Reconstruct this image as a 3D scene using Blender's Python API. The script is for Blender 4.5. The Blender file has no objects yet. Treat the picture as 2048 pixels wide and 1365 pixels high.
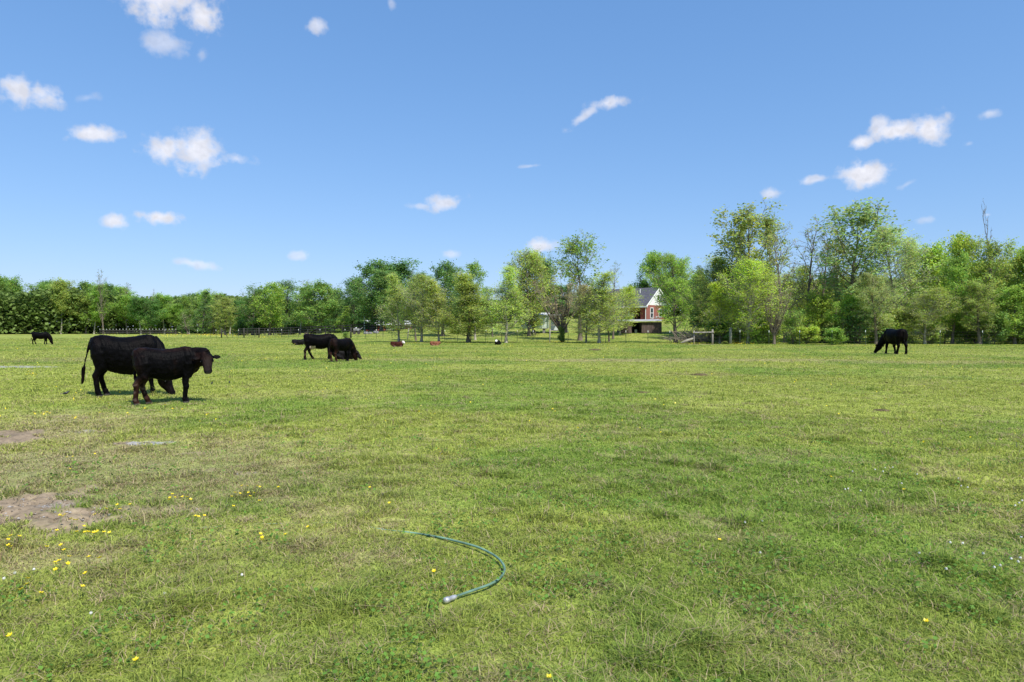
import bpy, math, random
import numpy as np
from mathutils import Vector, Matrix
R = math.radians
S = bpy.context.scene
COL = S.collection

# ------------------------------------------------------------------ camera, sky, sun, exposure
CAM_H = 1.5
PITCH = math.atan(27.5 / 1365)
cam = bpy.data.cameras.new('camera'); cam.lens = 24.0; cam.sensor_width = 36.0
cam.clip_end = 5000; cam.clip_start = 0.05
co = bpy.data.objects.new('camera', cam); COL.objects.link(co)
co.location = (0, 0, CAM_H); co.rotation_euler = (R(90) - PITCH, 0, 0)
S.camera = co
S.view_settings.view_transform = 'Standard'; S.view_settings.look = 'None'
S.view_settings.gamma = 1; S.view_settings.exposure = 0.6
SUN_EL, SUN_AZ = R(54), R(143)          # azimuth clockwise from +Y
sd = Vector((math.sin(SUN_AZ) * math.cos(SUN_EL), math.cos(SUN_AZ) * math.cos(SUN_EL), math.sin(SUN_EL)))
sun = bpy.data.lights.new('sun', 'SUN'); sun.energy = 3.9; sun.angle = R(1.2); sun.color = (1, .95, .87)
so = bpy.data.objects.new('sun', sun); COL.objects.link(so)
so.rotation_euler = sd.to_track_quat('Z', 'Y').to_euler()
S.cycles.max_bounces = 6; S.cycles.diffuse_bounces = 3; S.cycles.transmission_bounces = 3
S.cycles.transparent_max_bounces = 4; S.cycles.use_denoising = True


def ray(px, py):
    u = (px - 1024) / 1365; v = (682.5 - py) / 1365
    c, s = math.cos(PITCH), math.sin(PITCH)
    return Vector((u, c + v * s, -s + v * c)).normalized()


# clouds: x, y, rx, ry (pixel sizes turned into azimuth / elevation), strength, tilt
CLOUDS = [(318, -12, 118, 50, 1, .12), (402, 30, 44, 34, 1, 0), (335, 88, 52, 22, .55, 0), (403, 108, 14, 15, .35, 0),
          (40, 176, 50, 30, .95, 0), (80, 188, 44, 30, .95, 0), (172, 197, 26, 10, .28, .3), (188, 269, 54, 18, .95, .12),
          (330, 297, 46, 27, .95, 0), (392, 300, 72, 38, .95, 0), (470, 318, 34, 13, .7, 0), (227, 443, 29, 15, .95, 0),
          (320, 434, 50, 18, 1, 0), (385, 527, 50, 10, .6, -.12), (598, 512, 24, 10, .5, 0), (630, 50, 20, 16, .7, 0),
          (783, 8, 8, 12, .35, 0), (888, 406, 42, 19, .85, .1), (842, 413, 28, 7, .5, 0), (901, 509, 19, 9, .5, .1),
          (1085, 492, 42, 16, .9, 0), (1172, 230, 38, 12, .7, .6), (1215, 206, 48, 12, .8, .1), (1056, 333, 28, 4, .35, .1),
          (1805, 262, 70, 20, 1, -.05), (1852, 262, 42, 30, 1, 0), (1758, 252, 22, 20, .8, 0), (1720, 284, 28, 14, .95, 0),
          (1732, 349, 66, 26, 1, .08), (1625, 360, 32, 9, .7, .12), (1543, 388, 24, 12, .7, 0), (1980, 227, 22, 10, .55, .1),
          (1812, 370, 30, 8, .35, .4), (1852, 440, 22, 8, .35, 0), (1974, 430, 13, 6, .5, 0), (1937, 288, 14, 7, .3, 0)]
W = bpy.data.worlds.new('World'); S.world = W; W.use_nodes = True
nt = W.node_tree; nt.nodes.clear(); NN = nt.nodes.new; LK = nt.links.new


def wm(op, a, b=None, c=None):
    n = NN('ShaderNodeMath'); n.operation = op
    for i, x in enumerate((a, b, c)):
        if x is None: continue
        if isinstance(x, (int, float)): n.inputs[i].default_value = x
        else: LK(x, n.inputs[i])
    return n.outputs[0]


sky = NN('ShaderNodeTexSky'); sky.sky_type = 'NISHITA'; sky.sun_disc = False
sky.sun_elevation = SUN_EL; sky.sun_rotation = SUN_AZ
sky.air_density = 1.0; sky.dust_density = 0.3; sky.ozone_density = 2.2; sky.altitude = 0
tc = NN('ShaderNodeTexCoord'); sep = NN('ShaderNodeSeparateXYZ'); LK(tc.outputs['Generated'], sep.inputs[0])
az = wm('ARCTAN2', sep.outputs[0], sep.outputs[1]); el = wm('ARCSINE', sep.outputs[2])
cmb = NN('ShaderNodeCombineXYZ'); LK(az, cmb.inputs[0]); LK(el, cmb.inputs[1])
nz = NN('ShaderNodeTexNoise'); nz.inputs['Scale'].default_value = 22; nz.inputs['Detail'].default_value = 8
nz.inputs['Roughness'].default_value = .55; LK(cmb.outputs[0], nz.inputs['Vector'])
nz2 = NN('ShaderNodeTexNoise'); nz2.inputs['Scale'].default_value = 75; nz2.inputs['Detail'].default_value = 5
LK(cmb.outputs[0], nz2.inputs['Vector'])
off = wm('MULTIPLY', wm('SUBTRACT', nz.outputs['Fac'], .5), 2.6)
off = wm('ADD', off, wm('MULTIPLY', wm('SUBTRACT', nz2.outputs['Fac'], .5), 1.3))
alpha = None; low = None
for (cx, cy, rx, ry, st, tl) in CLOUDS:
    d = ray(cx, cy); a0 = math.atan2(d.x, d.y); e0 = math.asin(d.z)
    k = math.cos(a0) ** 2
    sx = rx / 1365 * k * 1.02; sy = ry / 1365 * math.cos(a0) * 1.02
    mp = NN('ShaderNodeMapping'); mp.vector_type = 'TEXTURE'
    mp.inputs['Location'].default_value = (a0, e0, 0); mp.inputs['Rotation'].default_value = (0, 0, tl)
    mp.inputs['Scale'].default_value = (sx, sy, 1); LK(cmb.outputs[0], mp.inputs['Vector'])
    ln = NN('ShaderNodeVectorMath'); ln.operation = 'LENGTH'; LK(mp.outputs[0], ln.inputs[0])
    mr = NN('ShaderNodeMapRange'); mr.interpolation_type = 'SMOOTHSTEP'
    mr.inputs['From Min'].default_value = 1.12; mr.inputs['From Max'].default_value = .12
    mr.inputs['To Max'].default_value = st
    LK(wm('ADD', ln.outputs['Value'], off), mr.inputs['Value'])
    alpha = mr.outputs[0] if alpha is None else wm('MAXIMUM', alpha, mr.outputs[0])
hsv = NN('ShaderNodeHueSaturation'); hsv.inputs['Saturation'].default_value = 1.0; hsv.inputs['Value'].default_value = 1.0
ssep = NN('ShaderNodeSeparateColor'); LK(sky.outputs[0], ssep.inputs[0]); scomb = NN('ShaderNodeCombineColor')
for i_, (k_, g_) in enumerate(((1.06, .74), (1.74, .59), (2.88, .50))):
    LK(wm('MULTIPLY', wm('POWER', ssep.outputs[i_], g_), k_), scomb.inputs[i_])
LK(scomb.outputs[0], hsv.inputs['Color'])
shade = NN('ShaderNodeMapRange'); shade.inputs['From Min'].default_value = .35; shade.inputs['From Max'].default_value = .65
shade.inputs['To Min'].default_value = 5.9; shade.inputs['To Max'].default_value = 7.6; LK(nz2.outputs['Fac'], shade.inputs['Value'])
cc = NN('ShaderNodeCombineXYZ')
LK(shade.outputs[0], cc.inputs[0]); LK(wm('MULTIPLY', shade.outputs[0], .99), cc.inputs[1]); LK(wm('MULTIPLY', shade.outputs[0], 1.05), cc.inputs[2])
mixc = NN('ShaderNodeMix'); mixc.data_type = 'RGBA'
LK(wm('MULTIPLY', alpha, .9), mixc.inputs[0]); LK(hsv.outputs[0], mixc.inputs[6]); LK(cc.outputs[0], mixc.inputs[7])
bg = NN('ShaderNodeBackground'); bg.inputs['Strength'].default_value = 0.088
LK(mixc.outputs[2], bg.inputs['Color'])
wo = NN('ShaderNodeOutputWorld'); LK(bg.outputs[0], wo.inputs['Surface'])
W.cycles.sampling_method = 'MANUAL'; W.cycles.sample_map_resolution = 512

# ------------------------------------------------------------------ numpy noise and the lie of the land
_perm = np.random.RandomState(7).rand(256, 256)


def vnoise(x, y):
    x = np.asarray(x, float); y = np.asarray(y, float)
    xi = np.floor(x).astype(int); yi = np.floor(y).astype(int)
    fx = x - xi; fy = y - yi; fx = fx * fx * (3 - 2 * fx); fy = fy * fy * (3 - 2 * fy)
    g = lambda a, b: _perm[a & 255, b & 255]
    return (g(xi, yi) * (1 - fx) + g(xi + 1, yi) * fx) * (1 - fy) + (g(xi, yi + 1) * (1 - fx) + g(xi + 1, yi + 1) * fx) * fy


def fbm(x, y, sc, oct=4, sd=0):
    t = 0; a = 1; n = 0
    for i in range(oct):
        t = t + a * vnoise(np.asarray(x) / sc + 17.3 * i + sd * 31.7, np.asarray(y) / sc + 9.1 * i + sd * 11.9)
        n += a; a *= .55; sc = sc * .48
    return t / n


def sstep(a, b, x):
    t = np.clip((np.asarray(x, float) - a) / (b - a), 0, 1)
    return t * t * (3 - 2 * t)


def height(x, y):
    r = np.hypot(x, y)
    hill = 3.5 * sstep(70, 125, y) * sstep(-50, 30, x)
    b = (fbm(x, y, 4.0, 3, 1) - .5) * .07 + (fbm(x, y, .7, 3, 2) - .5) * .05 * (1 - sstep(20, 40, r))
    return hill + b * (1 - sstep(60, 90, r) * .3)


def H1(x, y): return float(height(np.array([x]), np.array([y]))[0])


def gpt(px, py):
    """where the ray through a pixel meets the flat paddock"""
    d = ray(px, py); t = CAM_H / -d.z
    return d.x * t, d.y * t


def at(px, Y):
    """x and ground height of the point seen at column px, Y metres out"""
    d = ray(px, 655); x = d.x / d.y * Y
    return x, H1(x, Y)


def zat(py, Y):
    d = ray(1024, py); return CAM_H + d.z / d.y * Y


SPOTS = [  # bare soil: px, py, rx, ry, strength
    (5, 872, .75, 1.2, 1.0), (30, 1012, .8, 1.0, 1.0), (250, 1016, .8, .17, .75), (130, 1030, .6, .35, .95),
    (255, 885, .33, .17, .95), (160, 860, .45, .25, .5), (400, 940, .3, .14, .7), (490, 944, .3, .12, .7),
    (120, 838, .6, .7, .35), (395, 902, .25, .12, .7), (60, 920, 1.2, .8, .35), (280, 925, .4, .25, .4),
    (165, 920, .25, .15, .55), (330, 862, .3, .3, .3), (60, 1060, .35, .2, .7),
    (1400, 690, 2.6, 1.2, .9), (1330, 690, 1.3, .8, .6), (1640, 692, 1.0, 1.2, .8)]
GRAV = [(28, 734, 1.6, .7, .75), (305, 884, .35, .16, .9), (165, 861, .35, .16, .45), (110, 1005, .2, .12, .25)]
DRYS = [(250, 930, 2.6, 2.3, .8), (40, 860, 2.0, 3.0, .6), (1250, 721, 6, 1.4, 1.0), (1500, 721, 7, 1.4, .9),
        (1900, 725, 6, 1.6, .6), (850, 720, 4, 1.6, .4), (70, 1110, .7, .35, .9), (1400, 750, 2.2, 1, .5), (200, 720, 6, 3, .5)]


def blob(x, y, L, wob=.9):
    m = np.zeros(np.shape(x)); n = fbm(x, y, .5, 4, 5) - .5; n2 = fbm(x, y, .12, 3, 6) - .5
    for (px, py, rx, ry, s) in L:
        cx, cy = gpt(px, py); d = np.hypot((x - cx) / rx, (y - cy) / ry)
        m = np.maximum(m, s * sstep(1.15, .55, d + n * wob + n2 * .8))
    return m


G_DARK = np.array([.065, .12, .022]); G_MID = np.array([.17, .25, .04]); G_YEL = np.array([.32, .345, .075])
STRAW = np.array([.44, .36, .2]); SOIL = np.array([.24, .185, .125]); GRAVEL = np.array([.33, .33, .33])


def lerp(a, b, t): return a * (1 - t)[:, None] + b * t[:, None]


def fields(x, y):
    dry = sstep(.52, .85, fbm(x, y, 2.6, 4, 8)) * .3 + sstep(.58, .8, fbm(x, y, .4, 3, 9)) * .5
    dry = np.clip(dry + blob(x, y, DRYS, .8), 0, 1)
    lush = sstep(.42, .72, fbm(x, y, 3.2, 4, 12))
    return dry, lush, blob(x, y, SPOTS), blob(x, y, GRAV)


def turf_col(x, y, dry, lush):
    c = lerp(np.broadcast_to(G_YEL, (len(x), 3)), np.broadcast_to(G_MID, (len(x), 3)), np.clip(lush * .75 + .2, 0, 1))
    return lerp(c, np.broadcast_to(STRAW * .85, (len(x), 3)), dry * .5)


# ------------------------------------------------------------------ helpers
def tag(o, label=None, cat=None, group=None, kind=None):
    if label: o['label'] = label
    if cat: o['category'] = cat
    if group: o['group'] = group
    if kind: o['kind'] = kind
    return o


def empty(name, loc=(0, 0, 0), rz=0):
    o = bpy.data.objects.new(name, None); COL.objects.link(o); o.location = loc; o.rotation_euler = (0, 0, rz)
    o.empty_display_size = .1
    return o


def link(name, me, parent=None):
    o = bpy.data.objects.new(name, me); COL.objects.link(o)
    if parent: o.parent = parent
    return o


def npmesh(name, V, F4=None, F3=None, mats=(), col=None, m4=None, m3=None, smooth=False, colname='vc'):
    V = np.asarray(V, dtype=np.float32)
    F4 = np.zeros((0, 4), int) if F4 is None or len(F4) == 0 else np.asarray(F4)
    F3 = np.zeros((0, 3), int) if F3 is None or len(F3) == 0 else np.asarray(F3)
    me = bpy.data.meshes.new(name); me.vertices.add(len(V)); me.vertices.foreach_set('co', V.ravel())
    n4, n3 = len(F4), len(F3)
    me.loops.add(n4 * 4 + n3 * 3); me.polygons.add(n4 + n3)
    me.loops.foreach_set('vertex_index', np.concatenate([F4.ravel(), F3.ravel()]).astype(np.int32))
    st = np.concatenate([np.arange(n4) * 4, n4 * 4 + np.arange(n3) * 3]).astype(np.int32)
    me.polygons.foreach_set('loop_start', st)
    mi = np.zeros(n4 + n3, np.int32)
    if m4 is not None: mi[:n4] = m4
    if m3 is not None: mi[n4:] = m3
    me.polygons.foreach_set('material_index', mi)
    me.polygons.foreach_set('use_smooth', np.full(n4 + n3, smooth))
    for m in mats: me.materials.append(m)
    if col is not None:
        a = me.color_attributes.new(colname, 'FLOAT_COLOR', 'POINT')
        c = np.ones((len(V), 4), np.float32); c[:, :3] = col; a.data.foreach_set('color', c.ravel())
    me.update(calc_edges=True); me.validate()
    return me


def mat(name, color=(.5, .5, .5), rough=.7, spec=.3, noise=None, amp=.2, bump=0, bscale=20, attr=None, trans=0, objcol=False, metal=0, stretch=None, tcol=None):
    m = bpy.data.materials.new(name); m.use_nodes = True; t = m.node_tree; t.nodes.clear()
    N = t.nodes.new; L = t.links.new
    p = N('ShaderNodeBsdfPrincipled'); p.inputs['Roughness'].default_value = rough
    p.inputs['Specular IOR Level'].default_value = spec; p.inputs['Metallic'].default_value = metal
    out = N('ShaderNodeOutputMaterial')
    src = None
    if attr:
        a = N('ShaderNodeAttribute'); a.attribute_name = attr; src = a.outputs['Color']
    else:
        r = N('ShaderNodeRGB'); r.outputs[0].default_value = (*color, 1); src = r.outputs[0]
    if objcol:
        oi = N('ShaderNodeObjectInfo'); mx = N('ShaderNodeMix'); mx.data_type = 'RGBA'; mx.blend_type = 'MULTIPLY'
        mx.inputs[0].default_value = 1; L(src, mx.inputs[6]); L(oi.outputs['Color'], mx.inputs[7]); src = mx.outputs[2]
    if noise:
        ge = N('ShaderNodeTexCoord'); vec = ge.outputs['Object']
        if stretch:
            mp = N('ShaderNodeMapping'); mp.inputs['Scale'].default_value = stretch; L(vec, mp.inputs[0]); vec = mp.outputs[0]
        nz = N('ShaderNodeTexNoise'); nz.inputs['Scale'].default_value = noise; nz.inputs['Detail'].default_value = 6
        L(vec, nz.inputs['Vector'])
        mr = N('ShaderNodeMapRange'); mr.inputs['From Min'].default_value = .3; mr.inputs['From Max'].default_value = .7
        mr.inputs['To Min'].default_value = 1 - amp; mr.inputs['To Max'].default_value = 1 + amp
        L(nz.outputs['Fac'], mr.inputs['Value'])
        vm = N('ShaderNodeVectorMath'); vm.operation = 'SCALE'; L(src, vm.inputs[0]); L(mr.outputs[0], vm.inputs['Scale']); src = vm.outputs[0]
    L(src, p.inputs['Base Color'])
    if bump:
        ge2 = N('ShaderNodeTexCoord'); vec = ge2.outputs['Object']
        if stretch:
            mp = N('ShaderNodeMapping'); mp.inputs['Scale'].default_value = stretch; L(vec, mp.inputs[0]); vec = mp.outputs[0]
        nb = N('ShaderNodeTexNoise'); nb.inputs['Scale'].default_value = bscale; nb.inputs['Detail'].default_value = 8
        L(vec, nb.inputs['Vector'])
        bp = N('ShaderNodeBump'); bp.inputs['Strength'].default_value = bump; bp.inputs['Distance'].default_value = .05
        L(nb.outputs['Fac'], bp.inputs['Height']); L(bp.outputs[0], p.inputs['Normal'])
    if trans:
        tr = N('ShaderNodeBsdfTranslucent'); ms = N('ShaderNodeMixShader'); ms.inputs[0].default_value = trans
        L(src, tr.inputs['Color']); L(p.outputs[0], ms.inputs[1]); L(tr.outputs[0], ms.inputs[2]); L(ms.outputs[0], out.inputs[0])
    else:
        L(p.outputs[0], out.inputs[0])
    return m


M = {}
M['leaf'] = mat('leaf', attr='vc', rough=.55, spec=.25, trans=.5, objcol=True)
M['bark'] = mat('bark', (.16, .13, .105), rough=.9, spec=.1, noise=6, amp=.35, bump=.6, bscale=14, stretch=(1, 1, .25))
M['bark_pale'] = mat('bark_pale', (.34, .31, .25), rough=.9, spec=.1, noise=4, amp=.4, bump=.5, bscale=12, stretch=(1, 1, .3))
M['twig'] = mat('twig', (.24, .2, .15), rough=.9, spec=.1)
M['grass'] = mat('grass', attr='vc', rough=.6, spec=.2, trans=.4)
M['petal'] = mat('petal', (.85, .68, .02), rough=.4, spec=.5, trans=.15)
M['clover_head'] = mat('clover_head', (.6, .6, .54), rough=.7, noise=80, amp=.2)
M['stem'] = mat('stem', (.12, .2, .04), rough=.6)
M['hose'] = mat('hose', (.14, .25, .18), rough=.6, spec=.3, noise=9, amp=.5)
M['metal_pale'] = mat('metal_pale', (.5, .5, .5), rough=.4, metal=.5, noise=30, amp=.2)
M['post_green'] = mat('post_green', (.05, .07, .05), rough=.6, noise=10, amp=.3)
M['white_paint'] = mat('white_paint', (.8, .8, .78), rough=.5, noise=3, amp=.06)
M['wood_grey'] = mat('wood_grey', (.3, .275, .235), rough=.9, noise=5, amp=.35, bump=.4, bscale=20, stretch=(1, 1, .15))
M['wood_dark'] = mat('wood_dark', (.045, .04, .036), rough=.8, noise=3, amp=.3)
M['wire'] = mat('wire', (.09, .085, .08), rough=.8, spec=.1)
M['shingle'] = mat('shingle', (.085, .085, .1), rough=.9, noise=3, amp=.25, bump=.3, bscale=14)
M['siding'] = mat('siding', (.74, .75, .74), rough=.6, noise=1.2, amp=.06)
M['siding_green'] = mat('siding_green', (.6, .67, .62), rough=.6, noise=1.0, amp=.1)
M['glass'] = mat('glass', (.03, .04, .05), rough=.08, spec=.8)
M['shed_wood'] = mat('shed_wood', (.13, .095, .085), rough=.9, noise=4, amp=.35, bump=.3, stretch=(3, 3, .3))
M['roof_pale'] = mat('roof_pale', (.55, .56, .56), rough=.5, noise=1.5, amp=.15)
M['roof_shed'] = mat('roof_shed', (.36, .36, .35), rough=.7, noise=2, amp=.3)
M['dark_inside'] = mat('dark_inside', (.03, .03, .03), rough=.9)
M['stone'] = mat('stone', (.2, .195, .19), rough=.9, noise=5, amp=.3, bump=.5)
M['soil'] = mat('soil', (.12, .095, .05), rough=1, spec=.05, noise=14, amp=.4, bump=.8, bscale=30)
M['eye'] = mat('eye', (.006, .005, .004), rough=.35, spec=.3)
M['feather'] = mat('feather', (.012, .012, .015), rough=.4, spec=.5)
M['beak'] = mat('beak', (.35, .26, .06), rough=.5)


def brickmat():
    m = bpy.data.materials.new('brick'); m.use_nodes = True; t = m.node_tree
    p = t.nodes['Principled BSDF']; p.inputs['Roughness'].default_value = .9
    b = t.nodes.new('ShaderNodeTexBrick'); b.inputs['Scale'].default_value = 4
    b.inputs['Color1'].default_value = (.3, .055, .035, 1); b.inputs['Color2'].default_value = (.22, .04, .03, 1)
    b.inputs['Mortar'].default_value = (.26, .13, .11, 1); b.inputs['Mortar Size'].default_value = .012
    c = t.nodes.new('ShaderNodeTexCoord'); mp = t.nodes.new('ShaderNodeMapping'); mp.inputs['Rotation'].default_value = (R(90), 0, 0)
    t.links.new(c.outputs['Object'], mp.inputs[0]); t.links.new(mp.outputs[0], b.inputs['Vector'])
    t.links.new(b.outputs['Color'], p.inputs['Base Color'])
    return m


M['brick'] = brickmat()


def coatmat(name):
    m = bpy.data.materials.new(name); m.use_nodes = True; t = m.node_tree; N = t.nodes.new; L = t.links.new
    p = t.nodes['Principled BSDF']; p.inputs['Roughness'].default_value = .5; p.inputs['Specular IOR Level'].default_value = .05
    p.inputs['Sheen Weight'].default_value = .0; p.inputs['Sheen Roughness'].default_value = .4
    a = N('ShaderNodeAttribute'); a.attribute_name = 'vc'
    tc = N('ShaderNodeTexCoord')
    n = N('ShaderNodeTexNoise'); n.inputs['Scale'].default_value = 9; n.inputs['Detail'].default_value = 6; L(tc.outputs['Object'], n.inputs['Vector'])
    mr = N('ShaderNodeMapRange'); mr.inputs['From Min'].default_value = .35; mr.inputs['From Max'].default_value = .65
    mr.inputs['To Min'].default_value = .6; mr.inputs['To Max'].default_value = 1.45; L(n.outputs['Fac'], mr.inputs['Value'])
    vm = N('ShaderNodeVectorMath'); vm.operation = 'SCALE'; L(a.outputs['Color'], vm.inputs[0]); L(mr.outputs[0], vm.inputs['Scale'])
    L(vm.outputs[0], p.inputs['Base Color'])
    mp = N('ShaderNodeMapping'); mp.inputs['Scale'].default_value = (1, 1, .3); L(tc.outputs['Object'], mp.inputs[0])
    nb = N('ShaderNodeTexNoise'); nb.inputs['Scale'].default_value = 55; nb.inputs['Detail'].default_value = 5; L(mp.outputs[0], nb.inputs['Vector'])
    bp = N('ShaderNodeBump'); bp.inputs['Strength'].default_value = .55; bp.inputs['Distance'].default_value = .02
    L(nb.outputs['Fac'], bp.inputs['Height']); L(bp.outputs[0], p.inputs['Normal'])
    return m


M['coat'] = coatmat('coat')

# ------------------------------------------------------------------ ground: one sheet to the horizon
def ground():
    rad = [0.0, .6, 1.1]; r = 1.5
    while r < 170: rad.append(r); r *= 1.0062
    while r < 4000: rad.append(r); r *= 1.12
    rad.append(4200)
    rad = np.array(rad[1:])
    fine = np.arange(-52, 52.01, .16); coarse = np.arange(56, 304.1, 4)
    ang = np.radians(np.concatenate([fine, coarse]))
    nr, na = len(rad), len(ang)
    A, Rr = np.meshgrid(ang, rad)
    X = (np.sin(A) * Rr).ravel(); Y = (np.cos(A) * Rr).ravel()
    far = Rr.ravel() > 260
    Z = height(X, Y); dry, lush, soil, grav = fields(X, Y)
    Z = Z - soil * .012 * (np.hypot(X, Y) < 40)
    Z = Z + soil * (fbm(X, Y, .1, 4, 14) - .5) * .09 * (np.hypot(X, Y) < 15)
    c = turf_col(X, Y, dry, lush)
    # thatch between the blades
    th = fbm(X, Y, .18, 3, 21)
    c = c * (.8 + .5 * th)[:, None] * (.72 + .28 * sstep(.4, .6, fbm(X, Y, .07, 2, 23)))[:, None]
    sv = (.75 + .5 * fbm(X, Y, .25, 4, 3))
    sv = sv * (.7 + .6 * fbm(X, Y, .07, 3, 41)); c = lerp(c, SOIL[None, :] * sv[:, None], np.clip(soil, 0, 1))
    c = lerp(c, GRAVEL[None, :] * (.6 + .7 * fbm(X, Y, .06, 3, 4))[:, None], np.clip(grav, 0, 1))
    V = np.vstack([np.stack([X, Y, Z], 1), [[0, 0, H1(0, 0)]]])
    c = np.vstack([c, c[:1]])
    i = np.arange(nr - 1)[:, None]; j = np.arange(na)[None, :]; jn = (j + 1) % na
    F = np.stack([i * na + j, i * na + jn, (i + 1) * na + jn, (i + 1) * na + j], -1).reshape(-1, 4)[:, ::-1]
    ctr = nr * na
    T = np.stack([np.full(na, ctr), (np.arange(na) + 1) % na, np.arange(na)], 1)
    m = bpy.data.materials.new('turf'); m.use_nodes = True; t = m.node_tree; N = t.nodes.new; L = t.links.new
    p = t.nodes['Principled BSDF']; p.inputs['Roughness'].default_value = .95; p.inputs['Specular IOR Level'].default_value = .1
    a = N('ShaderNodeAttribute'); a.attribute_name = 'vc'; g = N('ShaderNodeNewGeometry')
    n1 = N('ShaderNodeTexNoise'); n1.inputs['Scale'].default_value = 14; n1.inputs['Detail'].default_value = 10; n1.inputs['Roughness'].default_value = .7
    L(g.outputs['Position'], n1.inputs['Vector'])
    mr = N('ShaderNodeMapRange'); mr.inputs['From Min'].default_value = .3; mr.inputs['From Max'].default_value = .7
    mr.inputs['To Min'].default_value = .66; mr.inputs['To Max'].default_value = 1.4; L(n1.outputs['Fac'], mr.inputs['Value'])
    vm = N('ShaderNodeVectorMath'); vm.operation = 'SCALE'; L(a.outputs['Color'], vm.inputs[0]); L(mr.outputs[0], vm.inputs['Scale'])
    L(vm.outputs[0], p.inputs['Base Color'])
    bp = N('ShaderNodeBump'); bp.inputs['Strength'].default_value = .5; bp.inputs['Distance'].default_value = .02
    L(n1.outputs['Fac'], bp.inputs['Height']); L(bp.outputs[0], p.inputs['Normal'])
    me = npmesh('ground', V, F, T, [m], c, smooth=True)
    tag(link('ground', me), 'grazed paddock turf with bare dirt and dry patches on the left', 'ground', kind='structure')


ground()

# ------------------------------------------------------------------ grass blades
HOSE = [(350, 1056), (420, 1051), (480, 1047), (560, 1044), (640, 1045), (700, 1049), (760, 1060), (815, 1068), (870, 1080),
        (920, 1093), (960, 1105), (990, 1121), (1005, 1137), (1009, 1151), (1001, 1166), (981, 1180), (950, 1192), (925, 1201), (906, 1208)]
HP = np.array([gpt(*p) for p in HOSE])


def blades(rs, x, y, h, w, col, lean, curve):
    n = len(x); az = rs.rand(n) * 2 * np.pi; wa = az + np.pi / 2 + rs.randn(n) * .5
    z = height(x, y) - .006
    lx, ly = np.cos(az) * lean * h, np.sin(az) * lean * h
    hz = h * np.sqrt(np.clip(1 - (lean * .85) ** 2, .02, 1))
    wx, wy = np.cos(wa) * w * .5, np.sin(wa) * w * .5
    V = np.zeros((n, 5, 3), np.float32)
    B = np.stack([x, y, z], 1); Mi = B + np.stack([lx * .35, ly * .35, hz * .62], 1)
    Ti = B + np.stack([lx * (1 + curve), ly * (1 + curve), hz * (1 - .25 * curve)], 1)
    ws = np.stack([wx, wy, 0 * wx], 1)
    V[:, 0] = B - ws; V[:, 1] = B + ws; V[:, 2] = Mi - ws * .8; V[:, 3] = Mi + ws * .8; V[:, 4] = Ti
    return V.reshape(-1, 3), np.repeat(col, 5, 0)


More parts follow.
